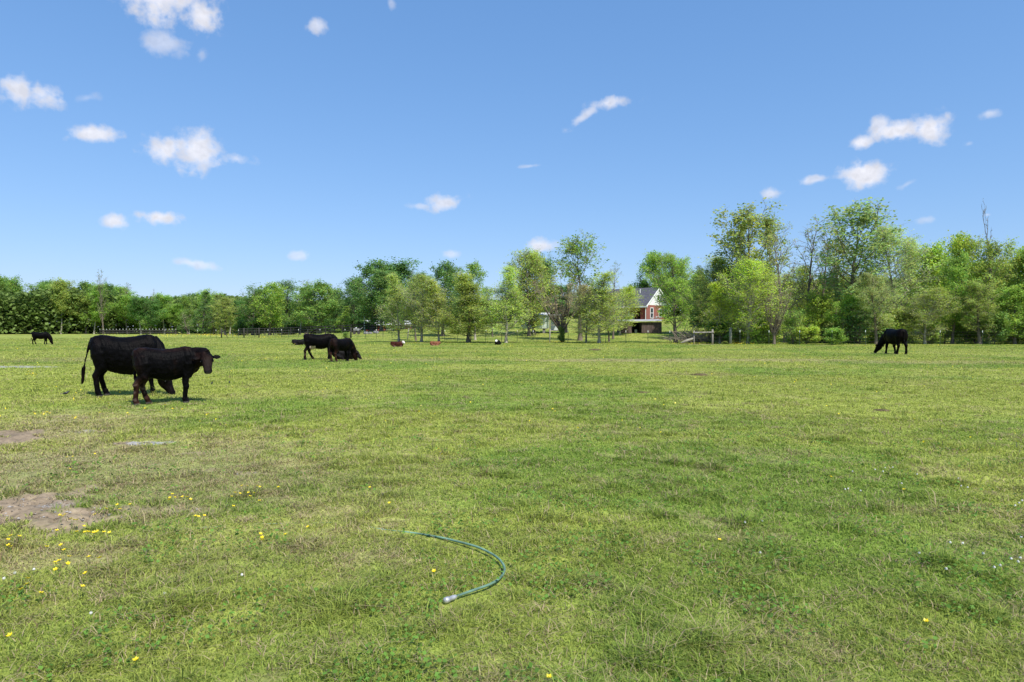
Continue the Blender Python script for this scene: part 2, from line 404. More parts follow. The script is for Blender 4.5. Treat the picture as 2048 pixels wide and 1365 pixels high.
def make_grass():
    rs = np.random.RandomState(11)
    zones = [(1.4, 5, 14500, 76), (5, 8, 9000, 62), (8, 13, 4200, 54), (13, 24, 1500, 48), (24, 42, 480, 45), (42, 70, 170, 43), (70, 112, 60, 42)]
    for k, (r0, r1, dens, an) in enumerate(zones):
        a = R(an); area = a * (r1 ** 2 - r0 ** 2); n = int(area * dens)
        r = np.sqrt(rs.rand(n) * (r1 ** 2 - r0 ** 2) + r0 ** 2); th = (rs.rand(n) * 2 - 1) * a
        x, y = np.sin(th) * r, np.cos(th) * r
        dry, lush, soil, grav = fields(x, y)
        tuft = fbm(x, y, .32, 3, 15); bare = np.maximum(soil, grav)
        dens_n = .5 + .5 * sstep(.3, .6, fbm(x, y, .16, 3, 19))
        keep = (rs.rand(n) > bare * 1.08) & (rs.rand(n) < dens_n)
        tufty = sstep(.52, .75, fbm(x, y, .22, 2, 16)) * (rs.rand(n) < .9) * (soil > .3)
        keep |= tufty > .75
        x, y, dry, lush, tuft, soil, r = (q[keep] for q in (x, y, dry, lush, tuft, soil, r)); n = len(x)
        h = (.03 + .042 * sstep(.4, .85, tuft)) * (.55 + .8 * rs.rand(n)) * (1 - .3 * dry)
        h *= (1 + 1.0 * (rs.rand(n) < .02)) * (1 + .7 * sstep(.64, .74, fbm(x, y, .3, 2, 27)))
        if r0 < 9:
            dmin = np.full(n, 9.)
            for p, q in zip(HP[:-1], HP[1:]):
                d = q - p; t = np.clip(((x - p[0]) * d[0] + (y - p[1]) * d[1]) / (d @ d), 0, 1)
                dx = x - p[0] - t * d[0]; dy = y - p[1] - t * d[1]
                dmin = np.minimum(dmin, np.hypot(dx, dy * .55))
            fac = sstep(.02, .09, dmin); fac = np.where(x > -.8, .5 + .5 * fac, 1.0)
            h *= fac
        w = (.0028 + .00062 * r) * (.6 + .8 * rs.rand(n))
        c = turf_col(x, y, dry, lush) * (1.42 if r0 < 5 else 1.62)
        u = rs.rand(n)
        c = lerp(c, np.broadcast_to(G_DARK, (n, 3)), (u < .25) * .6)
        c = lerp(c, np.broadcast_to(G_YEL * 1.15, (n, 3)), (u > .75) * .6)
        st = rs.rand(n) < (.08 + .36 * dry)
        sc = np.where((rs.rand(n) < .18)[:, None], np.array([.25, .17, .1]), STRAW * 1.05)
        c = np.where(st[:, None], sc, c) * (.75 + .5 * rs.rand(n))[:, None]
        lean = np.clip(.3 + .7 * rs.rand(n) + .4 * st * rs.rand(n), 0, 1.12)
        curve = .3 + .5 * rs.rand(n)
        h = np.where(st & (r < 13), h * 1.25, h)
        V, C = blades(rs, x, y, h, w, c, lean, curve)
        b = np.arange(n)[:, None] * 5
        me = npmesh('grass', V, b + np.array([[0, 1, 3, 2]]), b + np.array([[2, 3, 4]]), [M['grass']], C)
        nm = ['short grass blades covering the foreground closest to the camera', 'short grass blades in the band around the green hose',
              'grazed grass blades around the bare dirt at left', 'short grass blades under and around the two near cattle',
              'grass blades of the middle pasture around the cow with raised tail', 'grass blades of the far pasture before the wire fence', 'grass blades of the lawn and field beyond the wire fence'][k]
        tag(link('grass', me), nm, 'grass', kind='stuff')


make_grass()


def leaf_quads(rs, C, size, flat=.5, asp=.6):
    """diamond leaves round the centres C"""
    n = len(C); nrm = rs.randn(n, 3); nrm[:, 2] = np.abs(nrm[:, 2]) + flat
    nrm /= np.linalg.norm(nrm, axis=1)[:, None]
    a = rs.randn(n, 3); u = np.cross(nrm, a); u /= np.linalg.norm(u, axis=1)[:, None] + 1e-9; v = np.cross(nrm, u)
    s = (size * (.6 + .8 * rs.rand(n)))[:, None] if np.ndim(size) else size * (.6 + .8 * rs.rand(n))[:, None]
    V = np.stack([C + u * s * .5, C + v * s * .5 * asp - nrm * s * .08, C - u * s * .5, C - v * s * .5 * asp + nrm * s * .08], 1)
    F = np.arange(n * 4).reshape(n, 4)
    return V.reshape(-1, 3), F


def weeds():
    rs = np.random.RandomState(5)
    n = 26000; r = 2.2 + 8 * rs.rand(n) ** 1.3; th = (rs.rand(n) * 2 - 1) * R(46)
    x, y = np.sin(th) * r, np.cos(th) * r
    dry, lush, soil, grav = fields(x, y)
    k = (fbm(x, y, .45, 3, 33) > .6) & (soil < .2) & (grav < .2)
    x, y = x[k], y[k]; n = len(x)
    C = np.stack([x, y, height(x, y) + .03 + .025 * rs.rand(n)], 1)
    V, F = leaf_quads(rs, C, .017 + .0012 * np.hypot(x, y), flat=1.5, asp=.85)
    c = np.array([.13, .26, .04]) * (.7 + .7 * rs.rand(n))[:, None]
    me = npmesh('clover_leaves', V, F, None, [M['grass']], np.repeat(c, 4, 0))
    tag(link('clover_leaves', me), 'low round clover and weed leaves in darker green patches of the turf', 'weeds', kind='stuff')
    # tangles of dead straw lying on the turf
    pts = []
    for i in range(700):
        rr = 2.4 + 13 * rs.rand() ** 1.2; a = (rs.rand() * 2 - 1) * R(44); cx, cy = math.sin(a) * rr, math.cos(a) * rr
        m = rs.randint(8, 26); s = .03 + .05 * rs.rand()
        pts.append(np.stack([cx + rs.randn(m) * s * 1.4, cy + rs.randn(m) * s, np.full(m, .012 + .015 * rs.rand())], 1))
    P = np.vstack(pts); n = len(P); x, y = P[:, 0], P[:, 1]
    h = .035 + .045 * rs.rand(n); w = .0022 + .0006 * np.hypot(x, y)
    c = np.where((rs.rand(n) < .3)[:, None], np.array([.27, .19, .12]), STRAW * 1.1) * (.8 + .4 * rs.rand(n))[:, None]
    V, C = blades(rs, x, y, h, w, c, .95 + .2 * rs.rand(n), .2 + .2 * rs.rand(n))
    V[:, 2] += np.repeat(P[:, 2], 5)
    b = np.arange(n)[:, None] * 5
    me = npmesh('dead_grass', V, b + np.array([[0, 1, 3, 2]]), b + np.array([[2, 3, 4]]), [M['grass']], C)
    tag(link('dead_grass', me), 'tangles of dry straw coloured grass lying on the turf', 'dry grass', kind='stuff')
    # stones and clods on the bare dirt
    n = 9000; r = 4.2 + 7 * rs.rand(n); th = -(R(18) + rs.rand(n) * R(27)); x, y = np.sin(th) * r, np.cos(th) * r
    d, l, so_, gr = fields(x, y); k = (np.maximum(so_, gr) > .5); x, y, gr = x[k], y[k], gr[k]; n = len(x)
    o = np.array([[1, 0, 0], [0, 1, 0], [-1, 0, 0], [0, -1, 0], [0, 0, .7]])
    s = (.004 + .016 * rs.rand(n) ** 3)[:, None, None]
    V = (o[None] * s * (.7 + .6 * rs.rand(n, 5, 1))) + np.stack([x, y, height(x, y) - .008], 1)[:, None]
    b = np.arange(n)[:, None, None] * 5
    F = (b + np.array([[[0, 1, 4], [1, 2, 4], [2, 3, 4], [3, 0, 4]]])).reshape(-1, 3)
    c = np.where((rs.rand(n) < .35 + .5 * gr)[:, None], np.array([.42, .4, .38]), SOIL) * (.6 + .7 * rs.rand(n))[:, None]
    me = npmesh('gravel', V.reshape(-1, 3), None, F, [M['grass']], np.repeat(c, 5, 0))
    tag(link('gravel', me), 'small stones and soil crumbs scattered over the bare dirt at left', 'gravel', kind='stuff')


weeds()

# ------------------------------------------------------------------ lofts, tubes, boxes
def loft(st, n=16, up=(0, 0, 1), pw=1.0, fixt=None):
    """st: list of (x,y,z,w,hu,hd); closed tube with elliptical sections"""
    P = np.array([s[:3] for s in st], float); up = np.array(up, float); V = []; F = []
    for i, s in enumerate(st):
        t = P[min(i + 1, len(P) - 1)] - P[max(i - 1, 0)] if fixt is None else np.array(fixt, float); t /= np.linalg.norm(t) + 1e-9
        sd = np.cross(up, t)
        if np.linalg.norm(sd) < .15: sd = np.cross(np.array([1., 0, 0]), t)
        sd /= np.linalg.norm(sd); u = np.cross(t, sd)
        w, hu, hd = s[3], s[4], s[5]
        for k in range(n):
            a = 2 * math.pi * k / n; c_, s_ = math.cos(a), math.sin(a)
            c2 = math.copysign(abs(c_) ** pw, c_); s2 = math.copysign(abs(s_) ** pw, s_)
            V.append(P[i] + sd * w * c2 + u * (hu if s_ > 0 else hd) * s2)
    m = len(st)
    for i in range(m - 1):
        for k in range(n):
            F.append((i * n + k, i * n + (k + 1) % n, (i + 1) * n + (k + 1) % n, (i + 1) * n + k))
    T = []
    V.append(P[0]); V.append(P[-1]); a0 = m * n; a1 = a0 + 1
    for k in range(n):
        T.append((a0, (k + 1) % n, k)); T.append((a1, (m - 1) * n + k, (m - 1) * n + (k + 1) % n))
    return np.array(V), F, T


def rnd(pts):  # (x,y,z,r) -> loft stations
    return [(p[0], p[1], p[2], p[3], p[3], p[3]) for p in pts]


class Bag:
    def __init__(s): s.V = []; s.F = []; s.T = []; s.n = 0

    def add(s, V, F, T=()):
        s.V.append(np.asarray(V, float)); s.F += [tuple(i + s.n for i in f) for f in F]; s.T += [tuple(i + s.n for i in f) for f in T]; s.n += len(V)
        return s

    def loft(s, *a, **k): return s.add(*loft(*a, **k))

    def box(s, c, d, rz=0, taper=1.0):
        x, y, z = c; a, b, h = d[0] / 2, d[1] / 2, d[2] / 2
        V = np.array([(sx * a * (taper if sz > 0 else 1), sy * b * (taper if sz > 0 else 1), sz * h) for sz in (-1, 1) for sx, sy in ((-1, -1), (1, -1), (1, 1), (-1, 1))])
        cz, sz_ = math.cos(rz), math.sin(rz)
        V = np.stack([V[:, 0] * cz - V[:, 1] * sz_ + x, V[:, 0] * sz_ + V[:, 1] * cz + y, V[:, 2] + z], 1)
        return s.add(V, [(3, 2, 1, 0), (4, 5, 6, 7), (0, 1, 5, 4), (1, 2, 6, 5), (2, 3, 7, 6), (3, 0, 4, 7)])

    def bar(s, p, q, r, n=6):
        return s.add(*loft([(*p, r, r, r), (*q, r, r, r)], n=n, up=(.13, .99, .05)))

    def mesh(s, name, mats, smooth=False):
        return npmesh(name, np.vstack(s.V), s.F, s.T, mats, smooth=smooth)

    def obj(s, name, m, parent=None, smooth=False):
        return link(name, s.mesh(name, [m] if not isinstance(m, list) else m, smooth), parent)


def remesh(bag, vox, smooth=4, disp=0):
    me = bag.mesh('tmp', [], True); o = link('tmp', me)
    m = o.modifiers.new('r', 'REMESH'); m.mode = 'VOXEL'; m.voxel_size = vox
    s = o.modifiers.new('s', 'SMOOTH'); s.iterations = smooth; s.factor = .5
    dg = bpy.context.evaluated_depsgraph_get(); dg.update()
    out = bpy.data.meshes.new_from_object(o.evaluated_get(dg)); bpy.data.objects.remove(o)
    out.polygons.foreach_set('use_smooth', np.ones(len(out.polygons), bool))
    return out


def setcol(me, fn):
    n = len(me.vertices); c = np.zeros(n * 3, np.float32); me.vertices.foreach_get('co', c); c = c.reshape(-1, 3)
    col = np.ones((n, 4), np.float32); col[:, :3] = fn(c)
    a = me.color_attributes.new('vc', 'FLOAT_COLOR', 'POINT'); a.data.foreach_set('color', col.ravel())


# ------------------------------------------------------------------ cattle
BODY = [  # x, z top, z bottom, half width
    (-.80, 1.22, .98, .08), (-.785, 1.29, .84, .18), (-.70, 1.335, .70, .25), (-.54, 1.35, .62, .30), (-.34, 1.325, .545, .325),
    (-.12, 1.30, .49, .365), (.08, 1.305, .475, .37), (.26, 1.335, .51, .345), (.42, 1.365, .57, .29), (.54, 1.345, .60, .25),
    (.64, 1.31, .63, .21), (.73, 1.24, .69, .16), (.79, 1.14, .78, .08)]


def cow(name, loc, heading, scale, neck, head_d, head_up, feet, tail, slim=1.0, vox=.014, udder=False, legk=1.0, poll_r=1.0, hd=1.0, hw=1.0, lie=False, slimw=1.0):
    """neck: points from shoulder to poll; head_d/head_up: where the face points and the forehead's normal; feet: FL FR RL RR (x, y)"""
    b = Bag(); rad = []
    zs = -.52 if lie else 0
    st = []
    for (x, zt, zb, w) in BODY:
        belly = zb
        if not lie: belly = zt - (zt - zb) * slim
        if lie: belly = zb + .02
        c = (zt + belly) / 2 + .03; st.append((x, 0, c + zs, w * slimw * (1.08 if lie else 1), zt - c, c - belly))
    b.loft(st, n=24, pw=.93, fixt=(1, 0, 0))
    for s in (1, -1):      # haunch, hip bone, shoulder blade
        if not lie:
            b.loft([(-.60, s * .11, 1.24, .06, .1, .1), (-.60, s * .15, 1.12, .13, .2, .17), (-.57, s * .175, .95, .15, .25, .2), (-.56, s * .17, .78, .125, .22, .17), (-.58, s * .165, .64, .095, .14, .12), (-.62, s * .16, .54, .06, .08, .075)], n=16, up=(1, 0, 0))
            b.loft([(.46, s * .12, 1.33, .05, .1, .1), (.50, s * .19, 1.14, .1, .17, .16), (.53, s * .2, .95, .115, .19, .17), (.50, s * .17, .76, .095, .15, .13), (.47, s * .155, .62, .07, .09, .085)], n=16, up=(1, 0, 0))
        else:
            b.loft([(-.62, s * .2, .48, .10, .1, .1), (-.5, s * .27, .32, .15, .18, .18), (-.3, s * .33, .18, .13, .15, .15), (-.15, s * .36, .1, .07, .08, .08)], n=14, up=(0, 1, 0))
            b.loft(rnd([(-.2, s * .36, .08, .07), (-.45, s * .4, .055, .05), (-.2, s * .42, .045, .045), (-.05, s * .42, .04, .05)]), n=10)
            b.loft(rnd([(.42, s * .2, .35, .1), (.5, s * .24, .18, .08), (.68, s * .22, .09, .06), (.5, s * .24, .05, .045), (.36, s * .24, .04, .05)]), n=10)
    if not lie:
        for i, (fx, fy) in enumerate(feet):
            s = 1 if i % 2 == 0 else -1
            if i < 2:
                kx = .47 + (fx - .47) * .42
                P = [(.47, s * .15, .92, .13), (.46 + (kx - .46) * .3, s * .155, .74, .095), (kx - .01, fy * .5 + s * .075, .50, .056), (kx + .005, fy * .7 + s * .045, .395, .055),
                     (kx + (fx - kx) * .4, fy * .85 + s * .02, .3, .04), (kx + (fx - kx) * .8, fy, .15, .038), (fx - .005, fy, .11, .047), (fx + .01, fy, .07, .043), (fx + .02, fy, .035, .052), (fx + .03, fy, .004, .06)]
            else:
                hx = -.70 + (fx + .66) * .5
                P = [(-.56, s * .15, .95, .16), (-.53, s * .16, .78, .13), (-.54 + (hx + .7) * .3, s * .155, .66, .095), (hx + .05, fy * .6 + s * .06, .54, .062), (hx, fy * .7 + s * .045, .46, .058),
                     (hx + .02, fy * .85 + s * .02, .38, .046), (hx + (fx - hx) * .6, fy, .2, .041), (fx - .01, fy, .115, .05), (fx + .01, fy, .07, .045), (fx + .02, fy, .035, .053), (fx + .03, fy, .004, .061)]
            P = [(x, y, z, r * (legk * 1.36 if z < .7 else 1)) for x, y, z, r in P]
            b.loft(rnd(P), n=12, up=(1, 0, 0))
    if udder:
        b.loft([(-.5, 0, .74, .1, .1, .1), (-.42, 0, .66, .14, .13, .13), (-.3, 0, .62, .12, .1, .1), (-.2, 0, .64, .06, .05, .05)], n=12)
    # neck and head
    nk = [np.array(p, float) for p in neck]; m = len(nk)
    hd_ = np.array(head_d, float); hd_ /= np.linalg.norm(hd_); hu = np.array(head_up, float); hu -= hd_ * hu.dot(hd_); hu /= np.linalg.norm(hu)
    st = []
    for i, p in enumerate(nk):
        t = i / (m - 1); w = .2 * (1 - t) + .12 * t; h = .33 * (1 - t) ** 1.1 + .17 * (1 - (1 - t) ** 1.1)
        st.append((*p, w * poll_r, h * .95, h * 1.05))
    b.loft(st, n=16, up=(hu * .0 + np.array([.35, 0, 1.])))
    k = hd * 1.02; p0 = nk[-1]
    HS = [(-.08, .07, .06, .1), (-.04, .12, .1, .16), (.04, .14, .115, .19), (.12, .142, .115, .195), (.2, .122, .1, .175), (.29, .098, .082, .13), (.37, .09, .074, .1),
          (.43, .094, .07, .092), (.475, .085, .055, .075), (.505, .05, .03, .042)]
    b.loft([(*(p0 + hd_ * d * k), w * k * hw, u * k, l * k) for d, w, u, l in HS], n=18, up=hu, pw=.92)
    side = np.cross(hu, hd_)
    for s in (1, -1):
        e0 = p0 + side * s * .1 * k * hw + hd_ * .03 * k; dr = side * s - hu * .12 - hd_ * .05
        E = [(0, .035, .035), (.06, .042, .026), (.12, .066, .019), (.18, .064, .017), (.225, .04, .014), (.25, .015, .011)]
        b.loft([(*(e0 + dr * d * k), w * k, t_ * k, t_ * k) for d, w, t_ in E], n=10, up=hu)
        # brow
        q = p0 + side * s * .118 * k * hw + hd_ * .15 * k + hu * .035 * k
        b.loft(rnd([(*(q - hd_ * .04 * k), .02 * k), (*q, .034 * k), (*(q + hd_ * .045 * k), .018 * k)]), n=8, up=hu)
    b.loft(rnd(tail), n=10, up=(.3, .2, 1))
    if lie:
        fl = np.array([1, 1, .84]); b.V = [v * fl for v in b.V]; p0 = p0 * fl
    b.V = [v * scale for v in b.V]
    me = remesh(b, vox, 3)
    if vox < .02:      # rough winter hair
        nv = len(me.vertices); c = np.zeros(nv * 3); nn = np.zeros(nv * 3); me.vertices.foreach_get('co', c); me.vertices.foreach_get('normal', nn)
        c = c.reshape(-1, 3); nn = nn.reshape(-1, 3)
        q = fbm(c[:, 0] + c[:, 1] * .7, c[:, 2] * .6 - c[:, 1] * .9, .05, 3, 71) + .6 * fbm(c[:, 0] - c[:, 1], c[:, 2], .22, 2, 72) - .8
        me.vertices.foreach_set('co', (c + nn * (q * .022)[:, None]).ravel())
    root = empty(name, loc, heading)
    me.materials.append(M['coat'])
    body = link('body', me, root)
    fr = dict(p0=p0 * scale, d=hd_, u=hu, s=side, k=k * scale)
    if vox < .02:
        for s in (1, -1):
            q = fr['p0'] + side * s * .136 * hw * fr['k'] + hd_ * .165 * fr['k'] + hu * .022 * fr['k']
            eb = Bag().loft(rnd([(*(q - hd_ * .02 * fr['k']), .006 * fr['k']), (*(q - hd_ * .01 * fr['k']), .017 * fr['k']), (*(q + hd_ * .01 * fr['k']), .017 * fr['k']), (*(q + hd_ * .02 * fr['k']), .006 * fr['k'])]), n=10, up=hu)
            eb.obj('eye', M['eye'], root, True)
    return root, body.data, fr


BLK = np.array([.0022, .002, .0023])


def nz3(c, sc, sd=0): return fbm(c[:, 0] + c[:, 1] * .7, c[:, 2] + c[:, 1] * .4, sc, 3, sd)


def coat_black(sc=1.0, brown=.25, leg=0.0, facebrown=0.0, fr=None, udder=False, hoof=True):
    def fn(c):
        z = c[:, 2] / sc; x = c[:, 0] / sc; n = nz3(c, .25, 3)
        col = np.tile(BLK, (len(c), 1)); BR = np.array([.017, .0075, .0055])
        col = lerp(col, np.tile(BR, (len(c), 1)), np.clip(brown * (sstep(.45, .75, n) + .6 * sstep(-.5, -.8, x) + .5 * sstep(1.2, 1.33, z)), 0, 1))
        if leg:
            lm = sstep(.62, .42, z) * (x < 0); col = lerp(col, np.tile(np.array([.032, .0135, .009]), (len(c), 1)), leg * lm)
            mud = lm * sstep(.55, .7, nz3(c, .07, 8)); col = lerp(col, np.tile(np.array([.11, .075, .058]), (len(c), 1)), mud * .7)
        if fr is not None and facebrown:
            d = c - fr['p0']; a = d @ fr['d'] / fr['k']; r_ = np.linalg.norm(d - np.outer(d @ fr['d'], fr['d']), axis=1) / fr['k']
            f = sstep(.08, .16, a) * (1 - sstep(.46, .5, a)) * (r_ < .22) * (a < .6)
            col = lerp(col, np.tile(np.array([.017, .0105, .0085]), (len(c), 1)), f * facebrown)
            for s_ in (1, -1):
                ed = np.linalg.norm(c - (fr['p0'] + fr['s'] * s_ * .135 * fr['k'] + fr['d'] * .165 * fr['k'] + fr['u'] * .04 * fr['k']), axis=1) / fr['k']
                col = lerp(col, np.tile(np.array([.002, .002, .002]), (len(c), 1)), sstep(.06, .035, ed))
            nose = sstep(.44, .47, a) * (a < .6) * (r_ < .2); col = lerp(col, np.tile(np.array([.006, .006, .007]), (len(c), 1)), nose); lip = (a > .485) * (a < .6) * (r_ < .2); col[lip > 0] = (.03, .028, .028)
        if udder:
            u = (z < .72) & (z > .5) & (np.abs(c[:, 1] / sc) < .3) & (x > -.48) & (x < -.2); col[u] = (.5, .38, .33)
        if hoof: hf = z < .045; col[hf] = (.06, .055, .05)
        return col
    return fn


def tailpts(base=(-.78, 0, 1.22), dx=-.09, low=.42, sway=0.0):
    x, y, z = base
    return [(x + .10, y, z + .05, .05), (x + .01, y, z + .04, .045), (x - .04, y, z - .05, .035), (x + dx * .6, y + sway * .3, z - .22, .026), (x + dx, y + sway * .6, z - .42, .02),
            (x + dx * 1.15, y + sway, z - .55, .026), (x + dx * 1.3, y + sway, (z + low) / 2 - .12, .045), (x + dx * 1.45, y + sway, low + .06, .035), (x + dx * 1.6, y + sway, low, .012)]


GRAZE = [(.50, 0, 1.08), (.66, -.01, .98), (.82, -.02, .80), (.93, -.03, .61), (.99, -.04, .45)]


def place(px, py):
    x, y = gpt(px, py); return (x, y, H1(x, y) - .01)


# A: big black cow grazing at left
x, y = gpt(256, 790); th = R(24)
r_, me, fr = cow('cow', (x, y, H1(x, y)), th, 1.0, [(.48, 0, 1.08), (.62, -.05, .98), (.73, -.14, .80), (.80, -.24, .62), (.84, -.32, .46)],
                 (.42, -.22, -.9), (.8, -.3, .45), [(.16, .17), (.58, -.19), (-.50, .16), (-.62, -.17)],
                 tailpts(dx=-.13, low=.28, sway=-.03), slim=1.02, vox=.013)
setcol(me, coat_black(1, .12, 0, .1, fr))
r_.scale = (.88, 1, 1); tag(r_, 'large black cow grazing with its head down, standing behind the dark brown calf', 'cow')

# B: dark brown calf looking at the camera
x, y = gpt(335, 806); s = .83
r_, me, fr = cow('calf', (x, y, H1(x, y)), R(30), s, [(.46, 0, 1.04), (.62, -.06, 1.07), (.78, -.16, 1.12), (.88, -.28, 1.14), (.92, -.38, 1.12)],
                 (.02, -.58, -.81), (-.05, -.8, .58), [(.44, .13), (.40, -.15), (-.46, .13), (-.74, -.12)],
                 tailpts(dx=.02, low=.55, sway=-.06), slim=.92, vox=.012, legk=1.08, hd=.93, hw=1.22, slimw=.86)
setcol(me, coat_black(s, .6, .8, .8, fr))
r_.scale = (.9, 1, 1); tag(r_, 'dark brown calf standing side-on, its face turned to the camera', 'calf')

# C: far left
x, y = gpt(82, 689.5); s = .8
r_, me, fr = cow('cow', (x, y, H1(x, y)), R(20), s, GRAZE, (.3, -.05, -.95), (.9, 0, .35), [(.5, .15), (.36, -.15), (-.5, .15), (-.7, -.15)],
                 tailpts(dx=-.06, low=.4), slim=.88, vox=.03)
setcol(me, coat_black(s, .1)); tag(r_, 'small black cow grazing alone in front of the far left tree line', 'cow')

# D: tail raised
x, y = gpt(640, 720); s = .9
r_, me, fr = cow('cow', (x, y, H1(x, y)), R(12), s, [(.50, 0, 1.08), (.66, -.01, .98), (.8, -.02, .80), (.9, -.03, .6), (.95, -.04, .44)], (.3, -.05, -.95), (.9, 0, .35),
                 [(.5, .17), (.44, -.17), (-.36, .16), (-.72, -.18)],
                 [(-.72, 0, 1.25, .05), (-.80, 0, 1.22, .038), (-.76, -.05, 1.17, .032), (-.62, -.12, 1.19, .028), (-.46, -.16, 1.32, .026), (-.34, -.17, 1.45, .03), (-.22, -.17, 1.52, .04), (-.1, -.17, 1.53, .03), (-.03, -.17, 1.5, .012)],
                 slim=.92, vox=.02, udder=True)
setcol(me, coat_black(s, .3, .15, udder=True)); tag(r_, 'black cow with its tail raised over its back', 'cow')

# E: brown calf seen from behind
x, y = gpt(683, 723.5); s = .76
r_, me, fr = cow('calf', (x, y, H1(x, y)), R(58), s, GRAZE, (.3, -.05, -.95), (.9, 0, .35), [(.52, .15), (.36, -.15), (-.6, .17), (-.52, -.15)],
                 tailpts(dx=-.1, low=.42, sway=.02), slim=.85, vox=.018)
setcol(me, coat_black(s, 1.0, .9)); tag(r_, 'dark brown calf standing with its rump to the camera beside the cow with raised tail', 'calf')

# J: right
x, y = gpt(1790, 708.5); s = 1.06
r_, me, fr = cow('cow', (x, y, H1(x, y)), R(90), s, [(.50, 0, 1.08), (.68, .03, .97), (.88, .1, .80), (1.03, .17, .6), (1.12, .22, .45)], (.45, .3, -.85), (.8, .3, .45),
                 [(.5, .2), (.3, -.18), (-.5, .18), (-.66, -.2)], tailpts(dx=-.03, low=.5), slim=1.0, vox=.022)
setcol(me, coat_black(s, .12)); tag(r_, 'black cow grazing alone at the right in front of the woods', 'cow')


def lying(px, py, Y, head, scale, colfn, label, neck=None, hdir=(.7, 0, -.5), vox=.03, cat='calf'):
    x, _ = at(px, Y); z = H1(x, Y)
    neck = neck or [(.48, 0, .52), (.6, 0, .62), (.7, 0, .74), (.78, 0, .82)]
    r_, me, fr = cow('calf' if cat == 'calf' else 'cow', (x, Y, z - .01), head, scale, neck, hdir, (.5, 0, .8), [], [(-.78, 0, .6, .05), (-.86, .03, .45, .03), (-.88, .1, .2, .022), (-.8, .2, .06, .03), (-.7, .3, .04, .012)], lie=True, vox=vox)
    setcol(me, colfn(fr, scale)); tag(r_, label, cat)


def solid(base, white=None, face=None, belly=None):
    def mk(fr, s):
        def fn(c):
            col = np.tile(np.array(base, float), (len(c), 1)) * (.8 + .4 * nz3(c, .2, 4))[:, None]
            if belly is not None:
                col[(c[:, 2] < .16 * s) & (c[:, 1] * belly[1] > .1)] = belly[0]
            if face is not None:
                d = c - fr['p0']; a = d @ fr['d'] / fr['k']; r_ = np.linalg.norm(d - np.outer(d @ fr['d'], fr['d']), axis=1) / fr['k']
                col[(a > -.05) & (r_ < .19) & (a < .6)] = face
            return col
        return fn
    return mk


lying(690, 720, 31.8, R(20), .74, solid((.009, .008, .008)), 'black calf lying down behind the brown calf', neck=[(.48, 0, .5), (.6, -.05, .5), (.7, -.12, .46), (.76, -.2, .4)], hdir=(.3, -.6, -.6), vox=.022)
lying(598, 689, 57, R(8), .72, solid((.010, .009, .009)), 'black cow lying down, half hidden behind the cow with raised tail', cat='cow', neck=[(.48, 0, .5), (.62, 0, .5), (.75, 0, .46)], hdir=(.8, 0, -.5))
lying(794, 694, 51.5, R(-6), .62, solid((.05, .015, .01), face=(.6, .54, .5), belly=((.22, .14, .12), -1)), 'reddish brown calf with a white face lying in the grass', hdir=(.45, -.6, -.5))
lying(870, 690, 56, R(200), .55, solid((.17, .065, .035), belly=((.32, .18, .13), 1)), 'small tan and red calf curled up asleep between the other two lying calves', neck=[(.46, 0, .45), (.56, .1, .4), (.55, .25, .3)], hdir=(-.6, .4, -.4))
lying(995, 689, 58.5, R(-100), .6, solid((.009, .008, .008), face=(.75, .72, .7)), 'black calf with a white face lying with its head towards the camera', hdir=(.8, 0, -.4))


def bird(px, py, sz, hd, label, group=None):
    x, y = gpt(px, py); b = Bag()
    b.loft([(-.9, 0, .5, .1, .03, .03), (-.5, 0, .55, .14, .06, .06), (-.3, 0, .62, .2, .17, .2), (0, 0, .68, .26, .24, .27), (.28, 0, .78, .2, .2, .24), (.42, 0, .95, .15, .15, .15), (.56, 0, 1.0, .12, .12, .12), (.66, 0, .98, .05, .05, .05)], n=12)
    for s in (1, -1): b.loft(rnd([(0, s * .1, .5, .05), (.02, s * .1, .25, .035), (.0, s * .1, .02, .035)]), n=8, up=(1, 0, 0))
    b.V = [v * sz for v in b.V]; me = remesh(b, sz * .045, 2); me.materials.append(M['feather'])
    r = empty('bird', (x, y, H1(x, y) + .015), hd); link('body', me, r)
    Bag().loft([(.62 * sz, 0, .98 * sz, .045 * sz, .04 * sz, .04 * sz), (.86 * sz, 0, .93 * sz, .01 * sz, .01 * sz, .01 * sz)], n=8).obj('beak', M['beak'], r)
    tag(r, label, 'bird', group)


bird(132, 793, .11, R(35), 'small black bird standing in the grass left of the large cow', 'black birds in the grass')
bird(424, 770, .075, R(80), 'tiny black bird right of the dark calf, left one of a pair', 'black birds in the grass')
bird(459, 769, .075, R(120), 'tiny black bird right of the dark calf, right one of a pair', 'black birds in the grass')

# ------------------------------------------------------------------ trees
def tube(pts, rads, n):
    P = np.asarray(pts, float); m = len(P)
    T = np.gradient(P, axis=0); T /= np.linalg.norm(T, axis=1)[:, None] + 1e-9
    ref = np.where(np.abs(T[:, 2:3]) > .9, np.array([[1., 0, 0]]), np.array([[0, 0, 1.]]))
    A = np.cross(T, ref); A /= np.linalg.norm(A, axis=1)[:, None] + 1e-9; B = np.cross(T, A)
    a = np.arange(n) * 2 * np.pi / n; r = np.asarray(rads)[:, None, None]
    V = P[:, None] + r * (A[:, None] * np.cos(a)[None, :, None] + B[:, None] * np.sin(a)[None, :, None])
    i = np.arange(m - 1)[:, None] * n; j = np.arange(n)[None]; jn = (j + 1) % n
    F = np.stack([i + j, i + jn, i + n + jn, i + n + j], -1).reshape(-1, 4)
    return V.reshape(-1, 3), F


class NB:
    def __init__(s): s.V = []; s.F = []; s.n = 0

    def add(s, V, F): s.V.append(V); s.F.append(F + s.n); s.n += len(V)


